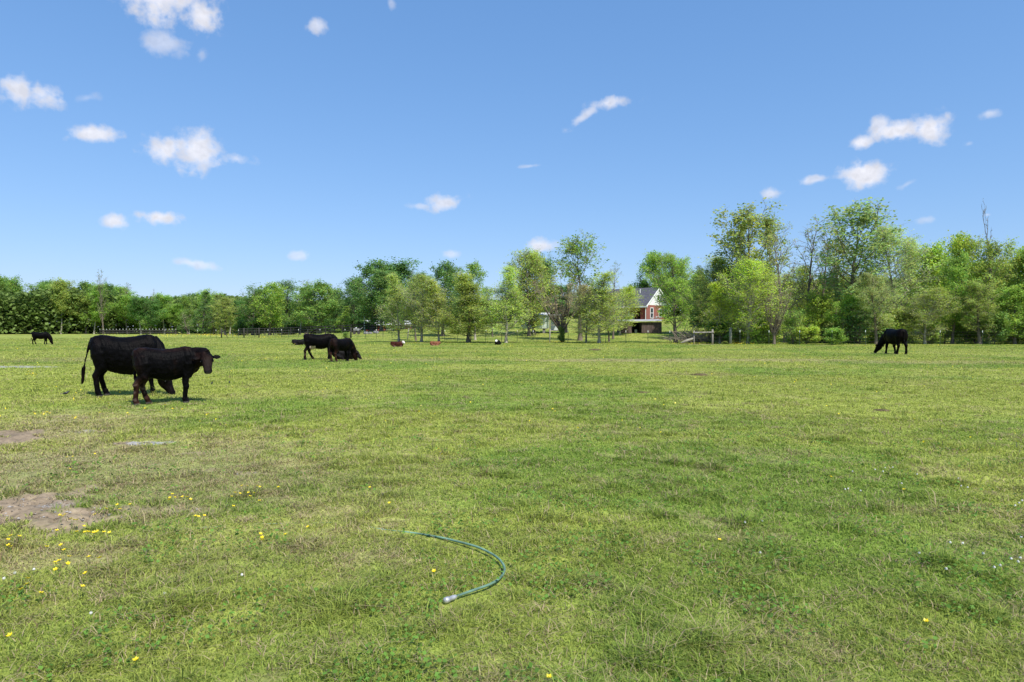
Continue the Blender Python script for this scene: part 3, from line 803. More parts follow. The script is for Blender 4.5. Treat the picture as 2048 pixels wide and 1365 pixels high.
ENV = {'round': lambda t: math.sqrt(max(0, 1 - (1.75 * t - .8) ** 2 * .95)) if t < 1 else .2, 'cone': lambda t: (1 - t) ** 1.0 * (.6 + .4 * min(1, t * 5)) + .03,
       'oval': lambda t: max(.12, math.sin(math.pi * min(1, .12 + .85 * t)) ** .7), 'top': lambda t: max(.15, .35 + .65 * math.sin(math.pi * t ** 1.2)), 'col': lambda t: .8 * (1 - t * .45)}


def tree_mesh(name, seed, H=12., rad=4., t0=.25, env='oval', n1=26, n2=7, n3=4, leaves=9, lsize=.2, ang=(75, 35), up=.12, r0=.16, bark='bark', spread=.3, bare=0.0, tw=1.0, fork=-.15, fan=.28, stems=1, droop=0., clump=1.0, wob=.5):
    rg = random.Random(seed); rs = np.random.RandomState(seed)
    wood = NB(); twig = NB(); LC = []

    def path(p, d, L, n, up_, wd):
        pts = [np.array(p, float)]; d = np.array(d, float)
        for i in range(n):
            d = d + rs.randn(3) * wd; d[2] += up_; d /= np.linalg.norm(d); pts.append(pts[-1] + d * L / n)
        return np.array(pts)

    def perp(d):
        a = rs.randn(3); a -= d * a.dot(d); return a / np.linalg.norm(a)

    def twigs(P1, L1, r1):
        k2 = max(2, int(n2 * (.5 + L1 / rad * .7)))
        for j in range(k2):
            s = .2 + .8 * (j + rg.random()) / k2; f = s * (len(P1) - 1); i = min(int(f), len(P1) - 2); p = P1[i] + (P1[i + 1] - P1[i]) * (f - i)
            d = P1[i + 1] - P1[i]; d /= np.linalg.norm(d); a = R(rg.uniform(30, 65)); q = perp(d); q[2] *= .8
            d2 = d * math.cos(a) + q * math.sin(a); L2 = max(.4, L1 * rg.uniform(.3, .5) * (1.15 - .6 * s))
            P2 = path(p, d2, L2, 4, up * .6 - droop, .14)
            twig.add(*tube(P2, np.linspace(max(.014, r1 * .42) * tw, .006 * tw, 5), 3))
            for m in range(n3):
                s3 = .25 + .75 * (m + rg.random()) / n3; f = s3 * 4; i = min(int(f), 3); p3 = P2[i] + (P2[i + 1] - P2[i]) * (f - i)
                d = P2[i + 1] - P2[i]; d /= np.linalg.norm(d) + 1e-9; q = perp(d); d3 = d * .7 + q * .7; L3 = max(.3, L2 * rg.uniform(.3, .6))
                P3 = path(p3, d3, L3, 2, up * .4 - droop * 1.6, .15)
                twig.add(*tube(P3, [.009 * tw, .007 * tw, .004 * tw], 3))
                if rg.random() < bare: continue
                kk = max(1, int(leaves * rg.uniform(.4, 1.5)))
                t = rs.rand(kk) ** .8; base = P3[0] * (1 - t)[:, None] + P3[-1] * t[:, None]
                LC.append(base + rs.randn(kk, 3) * spread * np.array([1, 1, .75]))

    for s in range(stems):
        if stems > 1:
            a = 2 * math.pi * s / stems + rg.random(); fq = fan * rg.uniform(.25, 1.2); td = np.array([math.cos(a) * fq, math.sin(a) * fq, 1.]); hh = H * rg.uniform(.8, 1) - max(fork, 0); rr = r0 * (.6 if fork < 0 else .4)
        else:
            td = np.array([0, 0, 1.]); hh = H; rr = r0
        TP = path((0, 0, fork), td / np.linalg.norm(td), hh * .97, 12, .04 if stems == 1 else .03, .045)
        tr = rr * np.concatenate([[1.75, 1.1], np.linspace(1, .08, 11)])
        wood.add(*tube(TP, tr, 9))
        nn = n1 if stems == 1 else max(4, n1 // stems)
        for i in range(nn):
            t = t0 + (1 - t0) * ((i + rg.random()) / nn); tt = (t - t0) / (1 - t0); f = t * 12; k = min(int(f), 11)
            p = TP[k] + (TP[k + 1] - TP[k]) * (f - k); a = i * 2.4 + rg.uniform(-.5, .5)
            e = R(ang[0] * (1 - tt) + ang[1] * tt) * rg.uniform(.8, 1.15)
            L1 = rad * ENV[env](tt) * rg.uniform(1 - wob * .6, 1 + wob * .35) * (.75 if stems > 1 else 1)
            L1 = max(L1, .5)
            d = np.array([math.cos(a) * math.sin(e), math.sin(a) * math.sin(e), math.cos(e)])
            P1 = path(p, d, L1, 6, up, .1); rb = max(.02, rr * (1 - t * .85) * .5 * min(1, .5 + L1 / rad))
            (wood if L1 > rad * .5 else twig).add(*tube(P1, np.linspace(rb, .012, 7), 5)); twigs(P1, L1, rb)
    if fork > 0: wood.add(*tube([(0, 0, -.2), (0, 0, .2), (.02, 0, fork * .6), (0, 0, fork * 1.25)], [r0 * 1.5, r0 * 1.15, r0, r0 * .9], 9))
    W_ = npmesh(name + '_trunk', np.vstack(wood.V), np.vstack(wood.F), None, [M[bark]], smooth=True)
    C = np.vstack(LC) if LC else np.zeros((1, 3))
    # gaps: clumps thinned by a noise field
    g = fbm(C[:, 0] + C[:, 2] * .6, C[:, 1] - C[:, 2] * .8, 1.3, 3, seed); keep = rs.rand(len(C)) < np.clip(.35 + clump * (g - .35) * 3, .15, 1)
    C = C[keep]
    C[:, 2] = np.maximum(C[:, 2], .1)
    LV, LF = leaf_quads(rs, C, lsize, flat=.6, asp=.7)
    cl = sstep(.35, .65, fbm(C[:, 0], C[:, 1] + C[:, 2], 1.6, 2, seed + 3))
    v = (.72 + .5 * rs.rand(len(C))) * (.85 + .3 * cl); hue = rs.rand(len(C))
    col = np.stack([.225 * v * (.8 + .45 * hue), .32 * v, .075 * v * (1.2 - .4 * hue)], 1)
    TVs = np.vstack(twig.V) if twig.V else np.zeros((0, 3)); TFs = np.vstack(twig.F) if twig.F else np.zeros((0, 4), int)
    V = np.vstack([TVs, LV]); F = np.vstack([TFs, LF + len(TVs)])
    colv = np.vstack([np.full((len(TVs), 3), .1), np.repeat(col, 4, 0)])
    Cm = npmesh(name + '_crown', V, F, None, [M['twig'] if bark != 'bark_pale' else M['bark_pale'], M['leaf']], colv, m4=np.concatenate([np.zeros(len(TFs), int), np.ones(len(LF), int)]))
    # measured size
    sp = np.percentile(np.hypot(LV[:, 0], LV[:, 1]), 96) if len(LC) > 5 else rad
    return dict(w=W_, c=Cm, H=float(np.percentile(V[:, 2], 99.8)), R=float(sp))


PROTO = {
    'oak1': tree_mesh('oak', 1, rad=4.8, t0=.16, env='round', n1=34, n2=9, n3=5, leaves=12, lsize=.26, r0=.26, spread=.36, ang=(85, 25), clump=1.2),
    'oak2': tree_mesh('oak', 2, rad=4.6, t0=.2, env='round', n1=30, n2=9, n3=5, leaves=13, lsize=.26, r0=.25, spread=.38, ang=(85, 20), clump=1.4, wob=.8),
    'oak3': tree_mesh('oak', 3, rad=4.2, t0=.12, env='oval', n1=34, n2=8, n3=5, leaves=12, lsize=.27, r0=.24, spread=.36, ang=(80, 30), clump=1.3, wob=.8),
    'feather1': tree_mesh('feather', 4, rad=3.3, t0=.12, env='cone', n1=60, n2=8, n3=5, leaves=8, lsize=.11, ang=(66, 22), up=.08, r0=.09, bark='bark_pale', spread=.2, clump=1.1),
    'feather2': tree_mesh('feather', 5, rad=3.3, t0=.13, env='oval', n1=60, n2=8, n3=5, leaves=7, lsize=.11, ang=(58, 18), up=.08, r0=.1, bark='bark_pale', spread=.2, clump=1.1),
    'feather3': tree_mesh('feather', 6, rad=3.0, t0=.1, env='cone', n1=64, n2=9, n3=5, leaves=17, lsize=.11, ang=(66, 22), up=.08, r0=.11, spread=.24, clump=.6),
    'sparse1': tree_mesh('sparse', 7, rad=3.6, t0=.28, env='oval', n1=26, n2=7, n3=4, leaves=8, lsize=.2, ang=(55, 22), up=.14, r0=.15, spread=.2, clump=1.2),
    'sparse2': tree_mesh('sparse', 8, rad=4.2, t0=.3, env='top', n1=24, n2=8, n3=4, leaves=10, lsize=.2, ang=(60, 30), up=.12, r0=.17, spread=.22, clump=1.2),
    'sparse3': tree_mesh('sparse', 9, rad=3.6, t0=.35, env='oval', n1=22, n2=7, n3=4, leaves=10, lsize=.21, ang=(60, 20), up=.1, r0=.15, bark='bark_pale', spread=.25, clump=1.4),
    'sparse4': tree_mesh('sparse', 28, rad=4.0, t0=.1, env='oval', n1=34, n2=8, n3=4, leaves=10, lsize=.17, ang=(75, 25), up=.1, r0=.16, spread=.25, clump=1.2),
    'bare1': tree_mesh('bare', 10, rad=5.5, t0=.14, env='col', n1=17, n2=6, n3=4, leaves=4, lsize=.16, ang=(30, 10), up=.07, r0=.15, spread=.14, bare=.45, tw=1.5),
    'spire': tree_mesh('bare', 30, rad=3.0, t0=.3, env='col', n1=14, n2=4, n3=3, leaves=1, lsize=.1, ang=(34, 16), up=.08, r0=.2, spread=.1, bare=.95, tw=2.2),
    'vase1': tree_mesh('vase', 12, H=8, rad=1.7, t0=.1, env='col', n1=90, n2=5, n3=4, leaves=2, lsize=.12, ang=(30, 12), up=.1, r0=.19, spread=.1, bare=.5, tw=1.3, fork=1.0, fan=.62, stems=17),
    'willow': tree_mesh('willow', 13, rad=4.0, t0=.18, env='oval', n1=34, n2=9, n3=6, leaves=15, lsize=0.13, ang=(55, 25), up=.06, r0=.19, spread=.17, droop=.16, clump=1.0),
    'tall1': tree_mesh('forest', 14, rad=3.0, t0=.42, env='oval', n1=26, n2=8, n3=5, leaves=19, lsize=.21, ang=(80, 25), r0=.14, bark='bark_pale', spread=.4, clump=1.5, wob=.9),
    'tall2': tree_mesh('forest', 15, rad=3.2, t0=.34, env='top', n1=28, n2=8, n3=5, leaves=19, lsize=.21, ang=(85, 30), r0=.15, bark='bark', spread=.4, clump=1.5, wob=.9),
    'tall3': tree_mesh('forest', 16, rad=2.8, t0=.22, env='round', n1=30, n2=8, n3=5, leaves=19, lsize=.21, ang=(80, 25), r0=.13, bark='bark_pale', spread=.38, clump=1.4, wob=.9),
    'conifer': tree_mesh('conifer', 17, rad=2.3, t0=.06, env='cone', n1=54, n2=8, n3=5, leaves=9, lsize=.16, ang=(85, 50), up=.02, r0=.13, spread=.16, clump=.6),
    'bush1': tree_mesh('bush', 18, H=3, rad=2.0, t0=.03, env='round', n1=26, n2=7, n3=4, leaves=12, lsize=.19, ang=(80, 20), up=.06, r0=.05, spread=.24, clump=1.2, stems=3),
    'bush2': tree_mesh('bush', 19, H=3, rad=2.2, t0=.03, env='oval', n1=30, n2=7, n3=4, leaves=9, lsize=.15, ang=(75, 15), up=.12, r0=.05, spread=.2, clump=1.2, stems=4),
    'sapling': tree_mesh('sapling', 20, H=4, rad=1.3, t0=.25, env='oval', n1=12, n2=4, n3=3, leaves=6, lsize=.22, ang=(45, 20), r0=.05, spread=.15),
}
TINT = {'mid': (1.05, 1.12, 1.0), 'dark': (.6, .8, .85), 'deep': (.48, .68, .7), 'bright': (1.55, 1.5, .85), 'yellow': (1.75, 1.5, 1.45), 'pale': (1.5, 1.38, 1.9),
        'olive': (1.35, 1.2, 1.15), 'brown': (1.6, 1.05, 1.7), 'grey': (1.7, 1.35, 2.6), 'lime': (1.85, 1.65, .9), 'fresh': (1.2, 1.32, .95)}
_tr = random.Random(99)


def tree(px, Y, top, width, proto, tint, label, name='tree', cat='tree', group=None, rz=None, base=None):
    """px column, distance, pixel row of the top, crown width in pixels"""
    P = PROTO[proto]; x, z = at(px, Y)
    if base is not None: z = base
    H = zat(top, Y) - z; w = width / 1365 * Y / 2
    o = empty(name, (x, Y, z - .03), _tr.uniform(0, 6.28) if rz is None else rz)
    sx = w / P['R']; o.scale = (sx, sx * _tr.uniform(.9, 1.1), H / P['H'])
    t = link('trunk', P['w'], o); c = link('crown', P['c'], o)
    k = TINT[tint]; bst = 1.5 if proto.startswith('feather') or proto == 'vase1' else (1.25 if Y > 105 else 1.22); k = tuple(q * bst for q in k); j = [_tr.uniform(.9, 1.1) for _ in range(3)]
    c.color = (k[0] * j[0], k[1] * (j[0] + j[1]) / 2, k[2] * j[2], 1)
    tag(o, label, cat, group)
    return o


# paddock fence row and yard trees
T = [
    (798, 69, 548, 89, 'feather1', 'yellow', 'pale yellow-green feathery tree, leftmost of the row along the wire fence'),
    (843, 68, 550, 113, 'feather2', 'olive', 'grey-green rounded feathery tree, second of the row along the wire fence'),
    (832, 74, 560, 60, 'sparse1', 'olive', 'thin dull green tree with a dark trunk just behind the grey-green feathery tree'),
    (878, 67, 560, 86, 'feather1', 'yellow', 'slim yellow-green feathery tree in front of the dark round-topped tree'),
    (885, 86, 524, 84, 'oak1', 'dark', 'dark green round-topped tree behind the slim feathery tree'),
    (936, 66, 545, 124, 'feather3', 'olive', 'dense olive green cone-shaped tree in the middle of the fence row'),
    (950, 76, 522, 66, 'sparse3', 'mid', 'thin grey-green tree whose top shows above the dense olive tree'),
    (1012, 65, 530, 113, 'feather1', 'yellow', 'light airy tree right of the dense olive cone-shaped tree'),
    (985, 84, 572, 50, 'sparse1', 'mid', 'small green tree filling the dip between olive tree and airy tree'),
    (1058, 84, 497, 100, 'sparse4', 'yellow', 'tall olive yellow tree standing over the pale green trailer'),
    (1068, 87, 505, 86, 'oak3', 'olive', 'fuller olive tree directly behind the tall olive yellow tree'),
    (1092, 96, 508, 52, 'oak2', 'dark', 'dark green tree top behind the olive yellow tree, below the small cloud'),
    (1124, 68, 545, 115, 'vase1', 'brown', 'nearly bare vase-shaped tree with many upright stems and ivy at its foot'),
    (1160, 74, 466, 108, 'sparse2', 'mid', 'tall leafy tree, highest in the middle of the picture'),
    (1198, 64, 545, 124, 'feather1', 'yellow', 'feathery tree with a pale straight trunk right of the tall leafy tree'),
    (1172, 66, 570, 84, 'feather2', 'brown', 'brownish budding tree between the vase-shaped tree and the feathery tree'),
    (1218, 70, 600, 60, 'sparse1', 'yellow', 'small yellow-green budding tree in front of the house porch'),
    (1226, 78, 522, 46, 'bare1', 'mid', 'thin nearly bare tree top left of the red brick house'),
    (1240, 84, 574, 84, 'feather2', 'lime', 'light green tree hiding the left end of the house roof'),
    (1352, 65, 505, 104, 'willow', 'fresh', 'broad drooping green tree right of the white house gable'),
    (1318, 118, 503, 80, 'oak1', 'fresh', 'large green tree rising behind the house roof'),
    (1365, 110, 520, 66, 'oak2', 'mid', 'green tree behind the drooping tree, right of the house'),
    (1262, 128, 570, 50, 'oak3', 'fresh', 'small green tree top just left of the house ridge'),
    (1235, 135, 580, 60, 'oak1', 'mid', 'distant green tree behind the left end of the house'),
    (1290, 120, 560, 40, 'oak3', 'dark', 'dark green tree touching the house ridge from behind'),
]
for a in T: tree(*a, group='trees along the paddock fence and in the yard')
tree(941, 66.5, 622, 30, 'sapling', 'lime', 'young sapling with large light green leaves at the foot of the olive cone-shaped tree', 'sapling', 'tree')

# far left wood
ordn = ['first', 'second', 'third', 'fourth', 'fifth', 'sixth', 'seventh', 'eighth', 'ninth', 'tenth', 'eleventh', 'twelfth', 'thirteenth', 'fourteenth', 'fifteenth', 'sixteenth', 'seventeenth', 'eighteenth', 'nineteenth', 'twentieth']
rr = random.Random(4)
tops = [(-40, 560), (0, 552), (30, 562), (62, 588), (85, 563), (120, 562), (150, 574), (180, 568), (212, 572), (245, 576), (275, 588), (305, 592), (338, 592), (365, 590), (395, 588), (430, 584), (470, 596)]


def topat(x):
    return 4 + float(np.interp(x, [t[0] for t in tops], [t[1] for t in tops]))


n = 0
for i, px in enumerate(range(-50, 490, 27)):
    p = ['tall1', 'tall2', 'tall3', 'oak3', 'tall2', 'tall1', 'oak2'][i % 7]; q = px + rr.uniform(-8, 8)
    tree(q, 152 + rr.uniform(-5, 5), topat(q) + rr.uniform(-12, 16), rr.uniform(36, 62), p, rr.choice(['mid', 'fresh', 'mid', 'olive', 'olive', 'dark']),
         'leafy tree in the front rank of the far left wood, %s from the left' % ordn[min(i, 19)], group='trees of the far left wood')
for i, px in enumerate(range(-40, 500, 36)):
    q = px + rr.uniform(-9, 9)
    tree(q, 168 + rr.uniform(-5, 6), topat(q) + rr.uniform(-10, 6), rr.uniform(54, 72), ['tall2', 'oak2', 'tall3', 'oak1'][i % 4], rr.choice(['mid', 'fresh', 'dark']),
         'tree in the back rank of the far left wood, %s from the left' % ordn[i], group='trees of the far left wood')
for i, px in enumerate(range(-40, 500, 46)):
    q = px + rr.uniform(-8, 8)
    tree(q, 158 + rr.uniform(-1, 4), 640 + rr.uniform(-10, 12), rr.uniform(34, 52), rr.choice(['bush1', 'bush2']), rr.choice(['mid', 'dark', 'olive', 'fresh']),
         'low shrub at the foot of the far left wood, %s from the left' % ordn[i], name='shrub', cat='shrub', group='undergrowth of the far left wood')
for a in [
    (207, 150, 538, 32, 'bare1', 'mid', 'thin sparse tree standing tallest above the far left wood'),
    (245, 158, 565, 40, 'bare1', 'mid', 'second sparse bare-topped tree right of the tallest in the far left wood'),
    (305, 158, 577, 12, 'bare1', 'brown', 'dead narrow snag poking above the far left wood'),
    (122, 150, 558, 44, 'tall1', 'yellow', 'yellowish-brown topped tree in the far left wood'),
    (376, 138, 624, 30, 'bare1', 'grey', 'grey leafless bush-like tree before the far left wood'),
    (408, 136, 583, 44, 'conifer', 'dark', 'dark upright evergreen-looking tree at the right end of the far left wood'),
    (428, 140, 590, 40, 'conifer', 'olive', 'second dark upright tree beside the first, left of the yellow-green tree'),
    (450, 134, 596, 62, 'willow', 'yellow', 'yellow-green rounded tree between the upright dark trees and the dark green clump'),
    (505, 126, 570, 74, 'oak2', 'dark', 'dark green tree at the left end of the clump behind the board fence'),
    (540, 124, 566, 70, 'oak1', 'fresh', 'green tree second in the clump behind the board fence'),
    (480, 138, 600, 50, 'oak3', 'deep', 'dark low tree between the yellow-green tree and the clump'),
    (575, 132, 558, 66, 'sparse2', 'dark', 'loose open-topped tree above the cow with raised tail'),
    (600, 122, 572, 60, 'tall3', 'mid', 'green tree with dark base right above the lying black cow'),
    (640, 116, 562, 84, 'oak3', 'mid', 'broad mid-green tree above the raised cow tail'),
    (612, 136, 560, 60, 'bare1', 'mid', 'twiggy tree top in the middle of the clump'),
    (670, 134, 570, 60, 'oak2', 'deep', 'deep green tree behind the broad mid-green tree'),
    (688, 112, 612, 36, 'conifer', 'fresh', 'small cone-shaped green tree behind the board fence'),
    (705, 130, 556, 60, 'oak1', 'deep', 'dark tree left of the two tall dark oaks'),
    (745, 118, 522, 118, 'oak1', 'dark', 'tall broad dark green oak, left of a pair above the pale roof'),
    (805, 122, 518, 122, 'oak2', 'dark', 'tall broad dark green oak, right of the pair above the pale roof'),
    (762, 110, 540, 96, 'oak3', 'dark', 'green oak in front of the tall pair, thick dark trunk by the board fence'),
    (786, 108, 568, 70, 'oak1', 'dark', 'lower green tree with a short thick trunk below the right tall oak'),
    (845, 128, 545, 56, 'oak3', 'dark', 'dark tree filling the gap right of the tall oak pair'),
    (920, 132, 560, 60, 'oak2', 'dark', 'dark distant tree behind the olive cone-shaped tree'),
    (1030, 135, 575, 70, 'oak1', 'dark', 'distant dark tree behind the pale green trailer'),
    (1120, 132, 570, 70, 'oak3', 'dark', 'distant dark tree behind the vase-shaped tree'),
    (1185, 130, 575, 56, 'oak2', 'mid', 'distant tree behind the feathery tree left of the house'),
    (980, 140, 600, 60, 'oak1', 'dark', 'low distant tree seen between the cone-shaped and airy trees'),
]: tree(*a, group='trees behind the board fence and left of the house')
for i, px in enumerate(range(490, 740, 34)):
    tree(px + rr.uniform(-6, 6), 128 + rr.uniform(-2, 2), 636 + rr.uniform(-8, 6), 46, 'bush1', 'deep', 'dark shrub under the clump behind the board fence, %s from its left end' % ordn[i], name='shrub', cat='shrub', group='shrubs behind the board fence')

# right woods
WD = [
    (1412, 74, 528, 92, 'willow', 'olive', 'dull brownish-green tree between the drooping tree and the wood'),
    (1395, 84, 540, 76, 'oak3', 'mid', 'green tree behind the wooden fence brace'),
    (1450, 78, 512, 156, 'feather3', 'olive', 'broad dark olive tree at the left end of the right wood'),
    (1500, 72, 404, 138, 'sparse2', 'olive', 'tall open tree with visible limbs, left of the two tallest in the right wood'),
    (1455, 76, 450, 80, 'sparse1', 'olive', 'open tree leaning on the left side of the tall open tree'),
    (1540, 76, 430, 70, 'sparse3', 'olive', 'thin open tree just right of the tall open tree'),
    (1496, 61, 520, 144, 'feather2', 'lime', 'bright yellow-green tree in front of the wood with dark forked trunk'),
    (1440, 62, 565, 84, 'feather1', 'lime', 'smaller bright yellow-green tree beside the wooden fence brace'),
    (1548, 60, 570, 84, 'vase1', 'brown', 'brown vase-shaped leafless tree at the edge of the right wood'),
    (1530, 80, 520, 108, 'feather3', 'olive', 'dense dark olive tree behind the brown vase-shaped tree'),
    (1572, 66, 448, 80, 'bare1', 'yellow', 'upright nearly bare tree, left of the bare group in the right wood'),
    (1612, 68, 430, 90, 'bare1', 'olive', 'upright nearly bare tree, tallest of the bare group in the right wood'),
    (1640, 70, 440, 80, 'bare1', 'olive', 'upright nearly bare tree, right of the bare group in the right wood'),
    (1590, 72, 530, 108, 'feather2', 'lime', 'yellow-green budding tree below the bare group'),
    (1705, 64, 400, 165, 'sparse2', 'pale', 'tall pale green open tree with grey trunk, highest in the right wood'),
    (1672, 72, 470, 84, 'sparse2', 'olive', 'open green tree left of the tall pale green tree'),
    (1785, 66, 455, 156, 'feather2', 'pale', 'broad silvery pale green tree right of the tallest tree'),
    (1752, 60, 545, 90, 'willow', 'pale', 'lower silvery pale green tree above the grazing cow'),
    (1820, 74, 480, 84, 'feather3', 'yellow', 'yellowish tree top behind the silvery tree'),
    (1640, 64, 580, 90, 'oak2', 'bright', 'bright green leafy tree low in the wood under the bare group'),
    (1700, 62, 590, 80, 'oak3', 'fresh', 'green leafy tree low in front of the tallest trunk'),
    (1868, 66, 484, 90, 'oak3', 'bright', 'bright green tree left of the tallest bright trees at right'),
    (1905, 62, 500, 84, 'oak2', 'fresh', 'bright green tree in front of the right-hand bright trees'),
    (1935, 68, 466, 96, 'oak1', 'bright', 'tall bright green tree beside the dead spire'),
    (1988, 72, 392, 60, 'spire', 'brown', 'dead bare spire rising above the bright green trees at right'),
    (1975, 66, 474, 90, 'sparse2', 'olive', 'olive tree under the dead spire'),
    (2020, 68, 484, 100, 'oak2', 'bright', 'bright green tree near the right edge of the picture'),
    (2070, 66, 488, 110, 'oak1', 'fresh', 'green tree cut by the right edge of the picture'),
    (2140, 68, 490, 120, 'oak2', 'mid', 'green tree just beyond the right edge'),
    (1960, 60, 560, 100, 'willow', 'olive', 'dull olive drooping tree in front of the bright green trees'),
    (2030, 60, 570, 90, 'oak3', 'fresh', 'lower green tree in front near the right edge'),
    (1850, 61, 575, 108, 'feather2', 'olive', 'twiggy olive tree right of the grazing cow'),
]
for a in WD: tree(*a, group='trees of the right wood')
for i, px in enumerate(range(1420, 2160, 52)):
    q = px + rr.uniform(-12, 12); wood_top = float(np.interp(q, [1420, 1500, 1640, 1700, 1850, 1950, 2100], [560, 545, 580, 560, 530, 520, 520]))
    tree(q, 84 + rr.uniform(-4, 5), wood_top + rr.uniform(-6, 16), rr.uniform(90, 120), ['oak2', 'tall3', 'oak1', 'oak3'][i % 4], rr.choice(['mid', 'dark', 'fresh', 'olive']),
         'leafy tree deep inside the right wood, %s from its left end' % ordn[i], group='trees deep inside the right wood')
for i, px in enumerate(range(1520, 2160, 33)):
    q = px + rr.uniform(-9, 9); Yb = 59.5 + rr.uniform(0, 4)
    tree(q, Yb, 640 + rr.uniform(-26, 12), rr.uniform(44, 72), rr.choice(['bush1', 'bush2']), rr.choice(['mid', 'bright', 'fresh', 'olive', 'dark']),
         'undergrowth shrub behind the right wire fence, %s from the brown vase-shaped tree' % ordn[i], name='shrub', cat='shrub', group='undergrowth at the edge of the right wood')
for a in [(1440, 62, 640, 60, 'bush1', 'dark', 'dark green shrub between the fence brace and the pale post'),
          (1475, 64, 640, 60, 'bush2', 'mid', 'green shrub right of the pale post'),
          (1400, 68, 655, 56, 'bush2', 'olive', 'olive shrub behind the wooden fence brace'),
          (1512, 61, 650, 50, 'bush2', 'fresh', 'green shrub at the foot of the bright yellow-green tree'),
          (1668, 57.5, 655, 40, 'bush1', 'fresh', 'bright bush growing through the wire fence under the low green trees'),
          (1425, 75, 625, 80, 'bush1', 'deep', 'dark shrub mass behind the fence brace'),
          (691, 84, 664, 15, 'bush2', 'mid', 'small round shrub by the wire fence right of the raised-tail cow'),
          (1124, 67.6, 652, 16, 'bush1', 'mid', 'ivy growth around the foot of the vase-shaped tree'),
          (1165, 88, 668, 14, 'bush1', 'deep', 'small dark garden shrub left of the feathery tree trunk'),
          (1181, 88, 668, 12, 'bush2', 'deep', 'small dark garden shrub just beside the feathery tree trunk'),
          (1212, 88, 669, 12, 'bush1', 'deep', 'small dark garden shrub right of the feathery tree trunk'),
          (1250, 97, 632, 44, 'feather2' if False else 'bush2', 'lime', 'light green shrub in front of the house porch'),
          (1300, 92, 640, 16, 'bush2', 'lime', 'tiny light shrub beside the low dark shed')]:
    tree(*a, name='shrub', cat='shrub')

# ------------------------------------------------------------------ buildings
def slab(b, P, th):
    """thick panel from 4 corners"""
    P = np.array(P, float); n = np.cross(P[1] - P[0], P[3] - P[0]); n /= np.linalg.norm(n)
    V = np.vstack([P, P - n * th]); b.add(V, [(0, 1, 2, 3), (7, 6, 5, 4), (0, 4, 5, 1), (1, 5, 6, 2), (2, 6, 7, 3), (3, 7, 4, 0)]); return b


